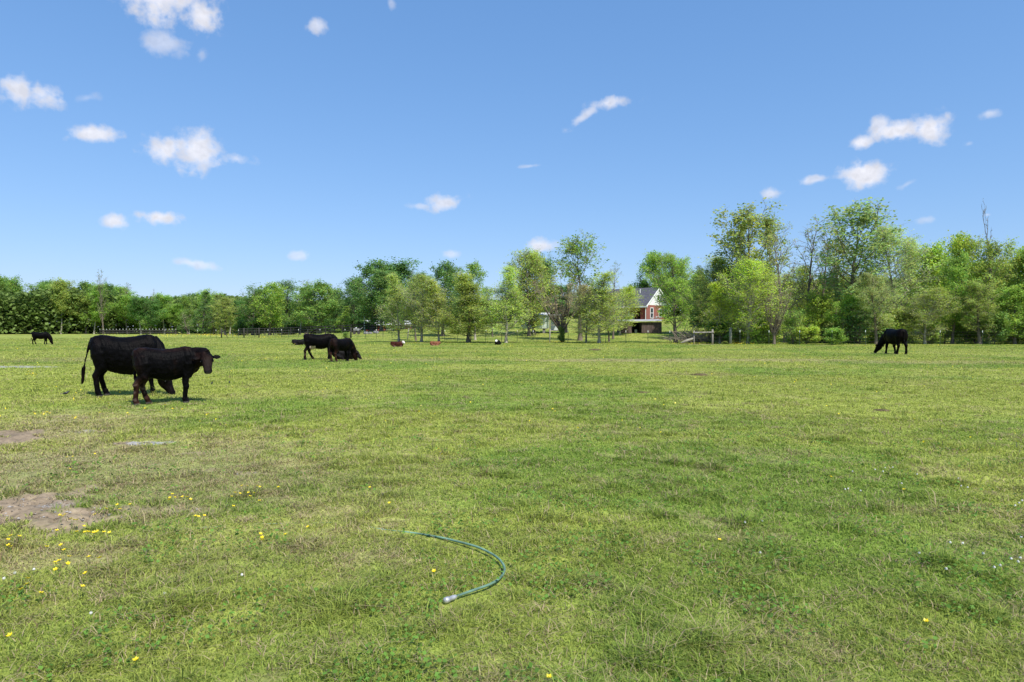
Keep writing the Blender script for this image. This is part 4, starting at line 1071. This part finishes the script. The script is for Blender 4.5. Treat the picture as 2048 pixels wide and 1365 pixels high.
def house():
    Y0 = 106; x0, _ = at(1293, Y0); a = R(40); L, Wd = 11., 7.6; zb = zat(640, Y0); ze = zat(610, Y0); zr = ze + 2.75
    root = empty('brick_house', (x0, Y0, zb), math.pi - a)   # local x: along the eave (left, away); local y negative: gable direction
    hh = ze - zb; w = Wd
    # local: x in [0,L] along the ridge, y in [-w,0]
    b = Bag()
    t = .2
    b.box((L / 2 + 1.1, -t / 2 - 1.2, hh / 2 - .3), (L - 2.2, t, hh + .6))     # recessed long wall behind the porch
    b.box((.55, -t / 2, hh / 2 - .3), (1.1, t, hh + .6))
    b.box((1.0, -.7, hh / 2 - .3), (t, 1.0, hh + .6))
    b.box((t / 2, -w / 2, hh / 2 - .3), (t - .004, w - 2 * t - .01, hh + .6)); b.box((L - t / 2, -w / 2, hh / 2 - .3), (t, w - 2 * t - .01, hh + .6)); b.box((L / 2, -w + t / 2, hh / 2 - .3), (L, t, hh + .6))
    b.obj('wall', M['brick'], root)
    h2 = zr - ze
    for xx in (0.02, L - .2):
        g = Bag(); V = [(xx, 0, hh), (xx, -w, hh), (xx, -w / 2, hh + h2), (xx + .15, 0, hh), (xx + .15, -w, hh), (xx + .15, -w / 2, hh + h2)]
        g.add(np.array(V), [(0, 3, 5, 2), (1, 2, 5, 4), (0, 1, 4, 3)], [(0, 2, 1), (3, 4, 5)]); g.obj('gable', M['siding'], root)
    r = Bag(); o = .4; k = h2 / (w / 2)
    slab(r, [(-.12, o, hh - o * k + .12), (L + o, o, hh - o * k + .12), (L + o, -w / 2, hh + h2 + .12), (-.12, -w / 2, hh + h2 + .12)][::-1], .14)
    slab(r, [(-.12, -w / 2, hh + h2 + .12), (L + o, -w / 2, hh + h2 + .12), (L + o, -w - o, hh - o * k + .12), (-.12, -w - o, hh - o * k + .12)][::-1], .14)
    ro = r.obj('roof', M['shingle'], root)
    for q in (2.6, 4.2, 5.4): Bag().bar((q, -w / 2 + 1.2, hh + h2 - .9), (q, -w / 2 + 1.2, hh + h2 - .1), .06, 8).obj('vent_pipe', M['white_paint'], ro)
    f = Bag()
    for s, (ya, yb) in enumerate(((o, -w / 2), (-w - o, -w / 2))):
        za = hh - o * k + .02; zb_ = hh + h2 + .02
        P = [(-.17, ya, za - .18), (-.17, ya, za + .08), (-.17, yb, zb_ + .08), (-.17, yb, zb_ - .18)]
        slab(f, P, .05)
    f.box((L / 2, o + .04, hh - o * k - .02), (L + 2 * o, .08, .2)); f.obj('trim', M['white_paint'], root)
    Bag().bar((.12, .08, -.2), (.12, .08, hh - .1), .06, 8).obj('downspout', M['white_paint'], root)
    def win(y, z, ww, wh, name='window'):
        q = Bag()
        for dy, dz, a_, c_ in ((-ww / 2, 0, .1, wh), (ww / 2, 0, .1, wh), (0, wh / 2, ww + .1, .1), (0, -wh / 2, ww + .1, .1), (0, 0, ww, .07)):
            q.box((-.03, y + dy, z + dz), (.08, a_, c_))
        wf = q.obj(name, M['white_paint'], root); Bag().box((-.005, y, z), (.03, ww - .1, wh - .1)).obj('pane', M['glass'], wf)
    win(-1.6, hh - 1.25, .9, 1.6); win(-4.4, hh - 1.2, 1.0, 1.3); win(-6.3, hh - 1.2, 1.0, 1.3)
    Bag().box((-.02, -w / 2, hh + 1.25), (.06, .5, .7)).obj('attic_vent', M['dark_inside'], root)
    Bag().box((-.02, -w / 2 + .8, hh - 1.9), (.3, .35, .3)).obj('meter_box', M['roof_pale'], root)
    Bag().box((4.6, -.35, .5), (4.4, .12, 1.0)).obj('porch_panel', M['wood_grey'], root)
    p = Bag()
    for q in (3.2, 6.0, 8.6): p.box((q, -.15, hh / 2 - .1), (.14, .14, hh + .1))
    p.obj('porch_post', M['white_paint'], root)
    p = Bag(); p.bar((-1.4, -1.4, -.3), (-.2, -1.4, .6), .035); p.bar((-1.4, -2.3, -.3), (-.2, -2.3, .6), .035); p.box((-.7, -1.85, -.05), (1.3, .9, .3)); p.obj('steps', M['wood_grey'], root)
    tag(root, 'red brick house with dark shingle roof and white gable, half hidden by trees', 'house')


house()


def shed():
    Y = 88; x, z = at(1278, Y); root = empty('shed', (x, Y, z - .05)); w = 82 / 1365 * Y; h = zat(644, Y) - z
    b = Bag(); b.box((-w * .36, 0, h / 2), (w * .28, 2.6, h)); b.box((w * .26, 0, h / 2), (w * .48, 2.6, h)); b.obj('wall', M['shed_wood'], root)
    Bag().box((-w * .1, 1.2, h / 2), (w * .24, .1, h - .1)).obj('back_panel', M['dark_inside'], root)
    b = Bag(); slab(b, [(-w * .52, -1.6, h + .1), (w * .52, -1.6, h + .16), (w * .52, 1.5, h + .4), (-w * .52, 1.5, h + .34)], .05); b.obj('roof', M['roof_shed'], root)
    b = Bag(); b.box((-w * .12, -1.1, .22), (.3, .3, .44)); b.obj('bucket', M['post_green'], root)
    q = Bag()
    for i in range(14): q.box((w * (.04 + .033 * i), -1.32, h / 2), (.05, .03, h - .06))
    q.obj('batten', M['shed_wood'], root)
    tag(root, 'long low dark brown shed with a pale flat roof below the brick house', 'shed')


shed()


def trailer():
    Y = 90; x, z = at(1070, Y); root = empty('trailer', (x, Y, z - .03), R(-4)); w = 54 / 1365 * Y; h = zat(630, Y) - z
    b = Bag(); b.box((0, 0, .62 + (h - .7) / 2), (w, 2.4, h - .7))
    for i in range(9): b.box((0, -1.215, .75 + i * (h - .8) / 9), (w, .03, .05))
    b.obj('wall', M['siding_green'], root)
    b = Bag(); slab(b, [(-w / 2 - .15, -1.4, h - .02), (w / 2 + .15, -1.4, h - .02), (w / 2 + .15, 0, h + .3), (-w / 2 - .15, 0, h + .3)], .08)
    slab(b, [(-w / 2 - .15, 0, h + .3), (w / 2 + .15, 0, h + .3), (w / 2 + .15, 1.4, h - .02), (-w / 2 - .15, 1.4, h - .02)], .08); b.obj('roof', M['roof_pale'], root)
    for s in (-1.4, -.2, 1.2):
        Bag().box((s, -.9, .3), (.35, .35, .62)).obj('pier', M['stone'], root)
    q = Bag().box((-.6, -1.24, 1.5), (.8, .06, .6)).obj('window', M['white_paint'], root); Bag().box((-.6, -1.28, 1.5), (.66, .04, .46)).obj('pane', M['glass'], q)
    b = Bag(); b.box((w / 2 + .8, -.8, .35), (1.4, 1.6, .1)); b.box((w / 2 + .15, -1.55, 1.2), (.09, .09, 2.3)); b.box((w / 2 + 1.45, -1.55, 1.2), (.09, .09, 2.3)); b.box((w / 2 + .8, -1.55, 1.05), (1.2, .05, .08)); b.obj('porch', M['wood_grey'], root)
    Bag().box((w / 2 + .75, -.1, 1.25), (.95, .08, 1.9)).obj('door', M['siding_green'], root)
    Bag().box((w / 2 + .8, -.8, 2.35), (1.6, 1.8, .08)).obj('porch_roof', M['roof_pale'], root)
    Bag().box((w / 2 + 2.0, 0, .6), (1.0, 1.4, 1.2), taper=.9).obj('storage_box', M['dark_inside'], root)
    tag(root, 'small pale green trailer raised on piers with a porch, behind the fence row trees', 'trailer')


trailer()


def outbuilding():
    Y = 140; x, z = at(778, Y); zt = zat(641, Y); root = empty('low_building', (x, Y, z - .05), R(4)); w = 92 / 1365 * Y; h = zt - z - .9
    b = Bag(); b.box((0, 0, h / 2), (w * .94, 5, h)); b.obj('wall', M['brick'], root)
    b = Bag(); slab(b, [(-w / 2, -3, h - .02), (w / 2, -3, h - .02), (w / 2, 0, h + .95), (-w / 2, 0, h + .95)], .1)
    slab(b, [(-w / 2, 0, h + .95), (w / 2, 0, h + .95), (w / 2, 3, h - .02), (-w / 2, 3, h - .02)], .1); b.obj('roof', M['white_paint'], root)
    for q in (-2.6, .2, 2.8): f = Bag().box((q, -2.53, h * .55), (.9, .06, .9)).obj('window', M['white_paint'], root); Bag().box((q, -2.57, h * .55), (.75, .04, .75)).obj('pane', M['glass'], f)
    tag(root, 'low brick building with a white metal roof behind the board fence', 'building')


outbuilding()
# utility pole pale, left of the low building
x, z = at(729, 120); Bag().loft(rnd([(0, 0, 0, .11), (0, 0, 3.0, .09)]), n=10, up=(1, 0, 0)).obj('pole', M['white_paint']).location = (x, 120, z - .1)
tag(bpy.data.objects['pole'], 'white post standing at the left end of the low brick building', 'post')


def rock(name, px, Y, size, label, m='stone', seed=1, sq=.7, cat='stone'):
    x, z = at(px, Y); rs = np.random.RandomState(seed); b = Bag()
    n, mm = 12, 7; V = []
    for i in range(mm + 1):
        ph = math.pi * i / mm
        for k in range(n):
            a = 2 * math.pi * k / n; V.append((math.sin(ph) * math.cos(a), math.sin(ph) * math.sin(a), math.cos(ph)))
    V = np.array(V); q = .75 + .5 * fbm(V[:, 0] * 2 + seed * 5, V[:, 1] * 2 + V[:, 2] * 3, 1.0, 3, seed); V = V * q[:, None] * np.array([size, size * .8, size * sq]) + np.array([0, 0, size * sq * .45])
    F = [(i * n + k, (i + 1) * n + k, (i + 1) * n + (k + 1) % n, i * n + (k + 1) % n) for i in range(mm) for k in range(n)]
    b.add(V, F); o = b.obj(name, M[m], None, True); o.location = (x, Y, z - .02); tag(o, label, cat); return o


def cart():
    Y = 98; x, z = at(713, Y); r = empty('garden_cart', (x, Y, z), R(12))
    b = Bag(); b.box((0, 0, .55), (.85, .7, .1)); b.box((0, -.35, .72), (.85, .05, .3)); b.box((0, .35, .72), (.85, .05, .3)); b.box((-.42, 0, .72), (.05, .65, .3)); b.obj('tub', M['stone'], r)
    for s in (-.42, .42):
        for q in (-.3, .3):
            w = Bag(); w.add(*loft([(q, s - .04, .24, .24, .24, .24), (q, s + .04, .24, .24, .24, .24)], n=16, up=(0, 0, 1))); w.obj('wheel', M['wood_dark'], r, False)
    b = Bag(); b.bar((.4, 0, .6), (.85, 0, .95), .03); b.bar((.85, -.25, .95), (.85, .25, .95), .03); b.obj('handle', M['metal_pale'], r)
    b = Bag().loft(rnd([(-.2, 0, .6, .18), (-.1, 0, .8, .16), (.05, 0, .95, .07)]), n=10, up=(1, 0, 0)); b.obj('load', M['roof_pale'], r, True)
    tag(r, 'small grey garden cart with a pale load standing in front of the board fence', 'cart')


cart()
rock('stone', 732, 97, .38, 'pale grey rock in the grass right of the garden cart', seed=3)
rock('stone', 741, 98, .3, 'smaller grey rock second right of the garden cart', seed=4)
rock('stone', 752, 99, .42, 'white-grey rock beside the thick oak trunk', seed=6)

# ------------------------------------------------------------------ fences
def tpost(parent, x, y, h=1.15, tip=True, lean=(0, 0)):
    z = H1(x, y)
    b = Bag(); lx, ly = lean
    for d in ((.045, .012), (.012, .045)):
        b.add(*(lambda V, F, T: (V, F, T))(*loft([(0, 0, -.1, d[0] / 2, d[1] / 2, d[1] / 2), (lx * h, ly * h, h * (.86 if tip else 1), d[0] / 2, d[1] / 2, d[1] / 2)], n=4, up=(0, 1, 0))))
    o = b.obj('post', M['post_green'], parent); o.location = (x, y, z)
    if tip:
        t = Bag().loft([(lx * h * .86, ly * h * .86, h * .86, .028, .028, .028), (lx * h, ly * h, h, .028, .028, .028)], n=6, up=(0, 1, 0)).obj('post_tip', M['white_paint'], o)
    return o


def wpost(parent, x, y, h=1.25, r=.07, lean=(0, 0), m='wood_grey'):
    b = Bag().loft(rnd([(0, 0, -.15, r), (lean[0] * .5, lean[1] * .5, h * .5, r * .97), (lean[0], lean[1], h, r * .88)]), n=9, up=(1, 0, 0))
    o = b.obj('post', M[m], parent, True); o.location = (x, y, H1(x, y)); return o


def fline(px): return float(np.interp(px, [-200, 350, 440, 600, 780, 1000, 1172, 1296, 1400, 1560, 1731, 1965, 2300], [165, 112, 92, 88, 80, 69, 64.5, 62, 60, 57.5, 56.5, 56, 55]))


def wire_between(root, pa, pb, hs, r=.003):
    b = Bag()
    for h in hs:
        st = []
        n = 14
        for i in range(n + 1):
            q = pa + (pb - pa) * i / n; Y = fline(q); x, z = at(q, Y); st.append((x, Y, z + h, r, r, r))
        b.loft(st, n=4)
    return b.obj('wire', M['wire'], root)


rp = random.Random(8)
rf = empty('wire_fence', (0, 0, 0)); tag(rf, 'wire fence on white-tipped steel posts between the paddock and the yard, middle', 'fence', 'wire fences round the paddock')
for p, w_ in [(784, 0), (815, 1), (858, 0), (889, 0), (915, 0), (944, 0), (971, 0), (1003, 0), (1034, 0), (1066, 0), (1099, 1), (1136, 0), (1172, 0), (1211, 0), (1252, 0), (1296, 0), (1340, 0)]:
    Y = fline(p); x, z = at(p, Y)
    (wpost(rf, x, Y, 1.3, .06, (rp.uniform(0, .15), 0)) if w_ else tpost(rf, x, Y, 1.2, True, (rp.uniform(-.02, .05), 0)))
wire_between(rf, 760, 1388, (.25, .5, .75, .98), .0035)
rf = empty('wire_fence', (0, 0, 0)); tag(rf, 'wire fence on white-tipped steel posts in front of the right wood', 'fence', 'wire fences round the paddock')
for p in (1480, 1538, 1599, 1664, 1731, 1805, 1880, 1965, 2060, 2170):
    Y = fline(p); x, z = at(p, Y); tpost(rf, x, Y, 1.25, True, (rp.uniform(-.01, .01), 0))
wire_between(rf, 1426, 2250, (.3, .6, .9, 1.12), .003)
rf = empty('wire_fence', (0, 0, 0)); tag(rf, 'wire fence with thin steel posts left of the cow with raised tail', 'fence', 'wire fences round the paddock')
for i, p in enumerate((330, 363, 395, 421, 432, 465, 477, 509, 536, 550, 563, 577, 597, 615, 640, 662, 690, 700, 716, 731, 753, 766)):
    Y = fline(p); x, z = at(p, Y); tpost(rf, x, Y, 1.1, i % 2 == 0)
for p in (443, 488, 518, 702):
    Y = fline(p); x, z = at(p, Y); wpost(rf, x, Y, 1.3, .08, m='wood_dark')
Y = fline(450); a_ = at(444, fline(444)); c_ = at(455, fline(455)); Bag().bar((a_[0], fline(444), a_[1] + 1.1), (c_[0], fline(455), c_[1] + .1), .05).obj('brace', M['wood_dark'], rf)
wire_between(rf, 300, 775, (.3, .6, .9), .0045)

rf = empty('fence_brace', (0, 0, 0))
xa, za = at(1388, 59.8); xb, zb = at(1425, 59.4)
wpost(rf, xa, 59.8, 1.2, .06); wpost(rf, xb, 59.4, 1.3, .08)
Bag().bar((xa - .1, 59.7, za + 1.02), (xb + .1, 59.3, zb + 1.05), .06, 8).obj('rail', M['wood_grey'], rf)
tag(rf, 'weathered wooden H-brace of two posts and a top rail in the wire fence', 'fence')
x, z = at(1461, 60.5); o = wpost(None, x, 60.5, 1.5, .13, m='wood_grey'); o.name = 'wooden_post'; tag(o, 'thick pale wooden post right of the H-brace', 'post')


def board_fence():
    root = empty('board_fence', (0, 0, 0)); tag(root, 'dark three-rail board fence running uphill behind the lawn', 'fence')
    P = []
    for px in np.arange(478, 905, 17.3):
        Y = float(np.interp(px, [478, 600, 700, 860, 905], [124, 116, 110, 118, 122])); x, z = at(px, Y); P.append((x, Y, z))
        b = Bag().box((0, 0, .62), (.14, .14, 1.4)); o = b.obj('post', M['wood_dark'], root); o.location = (x, Y, z)
    for h in (.42, .82, 1.22):
        b = Bag()
        for (a, c) in zip(P[:-1], P[1:]):
            slab(b, [(a[0], a[1] - .08, a[2] + h - .08), (c[0], c[1] - .08, c[2] + h - .08), (c[0], c[1] - .08, c[2] + h + .08), (a[0], a[1] - .08, a[2] + h + .08)], .03)
        b.obj('rail', M['wood_dark'], root)


board_fence()


def stake_fence():
    root = empty('post_fence', (0, 0, 0)); tag(root, 'line of close dark posts with pale tops along the far left wood', 'fence')
    P = []
    for px in np.arange(200, 352, 6.6):
        Y = 141; x, z = at(px, Y); P.append((x, z))
        b = Bag().box((0, 0, .5), (.09, .09, 1.1)); o = b.obj('post', M['wood_dark'], root); o.location = (x, Y, z)
        Bag().box((0, 0, 1.1), (.1, .1, .1)).obj('post_cap', M['white_paint'], o)
    for h in (.45, .8):
        b = Bag(); b.box(((P[0][0] + P[-1][0]) / 2, 141 - .1, h), (P[-1][0] - P[0][0], .04, .16)); b.obj('rail', M['wood_dark'], root)


stake_fence()


def brush():
    rs = np.random.RandomState(3); x, z = at(1392, 63); b = NB()
    for i in range(170):
        p = np.array([x + rs.randn() * 1.3, 63 + rs.randn() * .6, z + .1 + abs(rs.randn()) * .3]); d = rs.randn(3); d[2] = abs(d[2]) * .45; d /= np.linalg.norm(d); L = .8 + 1.2 * rs.rand()
        b.add(*tube(np.array([p, p + d * L * .5 + [0, 0, .05], p + d * L]), [.035, .025, .01], 4))
    me = npmesh('brush_pile', np.vstack(b.V), np.vstack(b.F), None, [M['twig']]); tag(link('brush_pile', me), 'heap of cut brown branches behind the wooden H-brace', 'brush pile')
    xl, zl = at(1375, 61); o = Bag().loft(rnd([(-.6, 0, .08, .08), (-.15, .1, .25, .13), (.3, .1, .42, .11), (.6, .1, .52, .05)]), n=10).obj('log', M['bark_pale'], None, True); o.location = (xl, 61, zl); tag(o, 'grey fallen log leaning on the brush pile', 'log')


brush()

# ------------------------------------------------------------------ hose
def hose():
    pts = []
    H = [Vector((p[0], p[1], 0)) for p in HP]
    for i in range(len(H) - 1):
        p0, p1, p2, p3 = H[max(i - 1, 0)], H[i], H[i + 1], H[min(i + 2, len(H) - 1)]
        for k in range(6):
            t = k / 6; pts.append(.5 * ((2 * p1) + (p2 - p0) * t + (2 * p0 - 5 * p1 + 4 * p2 - p3) * t * t + (3 * p1 - p0 - 3 * p2 + p3) * t ** 3))
    pts.append(H[-1]); P = []
    for i, p in enumerate(pts):
        lift = -.006 + .033 * float(sstep(-.95, -.2, p.x))
        hz = sum(H1(p.x + a_, p.y + b_) for a_ in (-.15, 0, .15) for b_ in (-.15, 0, .15)) / 9; P.append((p.x, p.y, max(hz, H1(p.x, p.y) - .01) + lift))
    V, F = tube(np.array(P), np.full(len(P), .0075), 10)
    r = empty('garden_hose', (0, 0, 0)); link('tube', npmesh('hose', V, F, None, [M['hose']], smooth=True), r)
    e = np.array(P[-1]); d = e - np.array(P[-4]); d /= np.linalg.norm(d)
    st = [(*(e + d * t), q * .8, q * .8, q * .8) for t, q in ((-.02, .014), (.0, .017), (.03, .017), (.031, .021), (.055, .021), (.056, .018), (.062, .014))]
    Bag().loft(st, n=14).obj('coupling', M['metal_pale'], r, True)
    tag(r, 'green garden hose curving through the grass, ending in a metal coupling', 'hose')


hose()

# ------------------------------------------------------------------ flowers
def buttercup_proto():
    b = Bag()
    for k in range(5):
        a = k * 2 * math.pi / 5; c_, s_ = math.cos(a), math.sin(a); t = (-s_, c_)
        V = [(0, 0, 0), (c_ * .008 + t[0] * .006, s_ * .008 + t[1] * .006, .004), (c_ * .014, s_ * .014, .009), (c_ * .008 - t[0] * .006, s_ * .008 - t[1] * .006, .004)]
        V = V + [(v[0], v[1], v[2] - .0012) for v in V]
        b.add(np.array(V), [(0, 3, 2, 1), (4, 5, 6, 7), (0, 1, 5, 4), (1, 2, 6, 5), (2, 3, 7, 6), (3, 0, 4, 7)])
    b.loft(rnd([(0, 0, .001, .002), (0, 0, .005, .0035), (0, 0, .007, .001)]), n=6, up=(1, 0, 0))
    fl = b.mesh('flower', [M['petal']])
    st = Bag().loft(rnd([(0, 0, -.12, .0012), (.004, 0, -.05, .001), (0, 0, 0, .0012)]), n=5, up=(1, 0, 0)).mesh('stem', [M['stem']])
    return fl, st


FL, ST = buttercup_proto()
CLV = Bag()
for k in range(3): CLV.loft(rnd([(0, 0, -.006 + .001 * k, .004 + .002 * k), (0, 0, 0, .0095 - .001 * k), (0, 0, .008, .007), (0, 0, .012, .002)]), n=9, up=(1, 0, 0))
CL = CLV.mesh('clover_head', [M['clover_head']])
fr_ = random.Random(21)


def flower(px, py, kind='b', sc=1.0, label='', group=''):
    x, y = gpt(px, py); h = fr_.uniform(.05, .085) if kind == 'b' else fr_.uniform(.045, .06)
    # the pixel is the flower head: bring the foot nearer so that the head lies on it
    k = (CAM_H - h) / CAM_H; x *= k; y *= k
    r = empty('buttercup' if kind == 'b' else 'clover_flower', (x, y, H1(x, y) + h), fr_.uniform(0, 6.3)); r.scale = (sc, sc, sc)
    r.rotation_euler = (fr_.uniform(-.5, .3), fr_.uniform(-.4, .4), fr_.uniform(0, 6.3))
    link('flower_head', FL if kind == 'b' else CL, r); link('stem', ST, r)
    tag(r, label, 'flower', group)


BC = [
    ('yellow buttercup in the nearest left cluster, below the bare dirt', [(111, 1120), (119, 1117), (113, 1124), (136, 1123), (111, 1136), (138, 1107), (178, 1109), (199, 1112), (171, 1143), (165, 1168), (56, 1152), (54, 1163), (43, 1173), (82, 1180)]),
    ('yellow buttercup in the row along the lower edge of the bare dirt', [(122, 1083), (128, 1093), (154, 1057), (170, 1057), (176, 1056), (181, 1058), (188, 1057), (195, 1056), (208, 1057), (219, 1059), (94, 1087), (22, 1067), (16, 1073), (39, 1067), (17, 1083), (21, 1086), (114, 1055), (168, 1047), (120, 1028), (124, 1030), (130, 1027), (142, 1035), (148, 1036), (154, 1036)]),
    ('yellow buttercup in the cluster around the dirt tongue', [(212, 1015), (235, 1008), (240, 1016), (260, 1008), (190, 1026), (345, 986), (350, 992), (340, 993), (365, 990), (374, 990), (381, 995), (338, 997), (391, 1030), (397, 1031), (409, 1029)]),
    ('yellow buttercup in the loose cluster left of the turf centre', [(463, 987), (470, 980), (484, 967), (495, 967), (500, 986), (515, 966), (520, 968), (497, 979), (480, 981), (508, 980), (557, 968), (519, 997), (467, 1008)]),
    ('yellow buttercup inside the curve of the green hose', [(521, 1068), (524, 1075), (524, 1081), (571, 1070), (868, 1143), (779, 1010), (616, 1054)]),
    ('single yellow buttercup low in the foreground', [(272, 1318), (20, 1273), (1098, 1360), (1852, 1251), (1439, 1088)]),
    ('yellow buttercup scattered in the middle turf', [(877, 895), (880, 900), (884, 905), (1808, 979), (1662, 955), (740, 975), (134, 912), (146, 911), (140, 935), (190, 905), (1105, 820), (1110, 823), (1772, 800)]),
    ('yellow buttercup in the patch left of the calf', [(68, 825), (70, 828), (84, 826), (90, 825), (95, 824), (100, 826), (88, 828), (145, 833), (152, 834), (92, 822), (150, 836), (57, 745), (60, 749), (66, 748), (72, 750), (64, 752), (54, 750), (70, 754)]),
    ('yellow buttercup at the hooves of the calf', [(255, 825), (258, 828), (290, 815), (330, 808), (345, 817), (365, 818), (220, 812), (200, 825), (320, 823), (335, 824)]),
]
for lb, pts in BC:
    for p in pts:
        d = gpt(*p)[1]; flower(*p, 'b', 1.0 if d < 8 else 1.0 + (d - 8) * .09, lb, 'buttercups in the turf')
for lb, pts in [('white clover flower in the scatter at the right edge', [(1520, 1110), (2040, 1120), (2022, 1122), (2000, 1140), (1988, 1144), (2042, 1075), (1900, 1090), (1838, 1111), (1966, 1112), (1892, 1147), (1925, 1090), (2036, 1128), (2044, 1002), (2038, 1006), (2030, 1011)]),
                ('white clover flower in the upper right turf', [(1770, 935), (1785, 934), (1750, 938), (1705, 940), (1690, 978), (1696, 977), (1721, 980), (1803, 967), (1834, 947), (1922, 972), (1935, 975), (1490, 1048), (1524, 1045), (1916, 956), (1766, 942)]),
                ('white clover flower in the left foreground', [(68, 1134), (30, 1140), (484, 1152), (8, 1152), (182, 1225), (330, 1190)])]:
    for p in pts: flower(*p, 'c', .85, lb, 'white clover flowers')


def scatter_flowers():
    rs = np.random.RandomState(9); n = 2600; r = 9 + 55 * rs.rand(n) ** 1.1; th = (rs.rand(n) * 2 - 1) * R(42); x, y = np.sin(th) * r, np.cos(th) * r
    k = (fbm(x, y, 2.2, 2, 40) > .62) | (rs.rand(n) < .06); x, y = x[k], y[k]
    # bright yellow drifts along the far fence
    xs = []; ys = []
    for (p, Y, sx, sy, m) in ((340, 118, 3.5, 6, 260), (410, 104, 5, 3, 200), (425, 132, 4, 2, 200), (1112, 66, .8, .5, 50), (1385, 60, 1.2, .6, 60), (1484, 59, .8, .5, 50), (545, 88, 1, .6, 40)):
        cx, _ = at(p, Y); xs.append(cx + rs.randn(m) * sx); ys.append(Y + rs.randn(m) * sy)
    x = np.concatenate([x] + xs); y = np.concatenate([y] + ys); n = len(x); d = np.hypot(x, y)
    C = np.stack([x, y, height(x, y) + .05 + .04 * rs.rand(n) + .0006 * d], 1); V, F = leaf_quads(rs, C, (.016 + .0006 * d), flat=.2, asp=1)
    me = npmesh('far_buttercups', V, F, None, [M['petal']]); tag(link('far_buttercups', me), 'drifts of tiny yellow flowers scattered through the far pasture and along the fence', 'flowers', kind='stuff')


scatter_flowers()
for i, (px, py, s, lb) in enumerate([(1345, 990, .11, 'brown soil clod in the right middle turf'), (1315, 934, .12, 'flat brown dung heap above the soil clod'), (735, 913, .1, 'small dark dung pat left of the middle'),
                                     (815, 911, .14, 'wide dark dung pat in the middle turf'), (1285, 786, .22, 'dark soil heap in the middle distance'), (1765, 821, .24, 'dark soil heap below the grazing cow at right'),
                                     (1400, 752, .4, 'broad brown soil mound halfway to the fence'), (1190, 701, .6, 'low dark mound in the far pasture below the fence'), (285, 933, .13, 'brown clod in the dry grass at left'),
                                     (1040, 940, .09, 'small brown clod right of the yellow flowers')]):
    Y = gpt(px, py)[1]; rock('soil_clod', px, Y, s * .7, lb, 'soil', seed=20 + i, sq=.2, cat='soil clod')


def far_woods():
    rs = np.random.RandomState(77); n = 120000; az_ = R(-47) + rs.rand(n) * R(94); r = 178 + rs.rand(n) * 14
    x, y = np.sin(az_) * r, np.cos(az_) * r; g = height(x, y)
    top = np.where((az_ > R(-12)) & (az_ < R(12)), 6.5, 9.5) * (.7 + .5 * fbm(x, y, 9, 3, 60))
    z = g + top * rs.rand(n) ** .8
    C = np.stack([x, y, z], 1); V, F = leaf_quads(rs, C, .8, flat=.6, asp=.8)
    c = np.array([.17, .25, .06]) * (.6 + .7 * rs.rand(n))[:, None]
    me = npmesh('far_woods', V, F, None, [M['grass']], np.repeat(c, 4, 0)); tag(link('far_woods', me), 'continuous mass of distant woodland closing the horizon behind the trees', 'woods', kind='stuff')


far_woods()
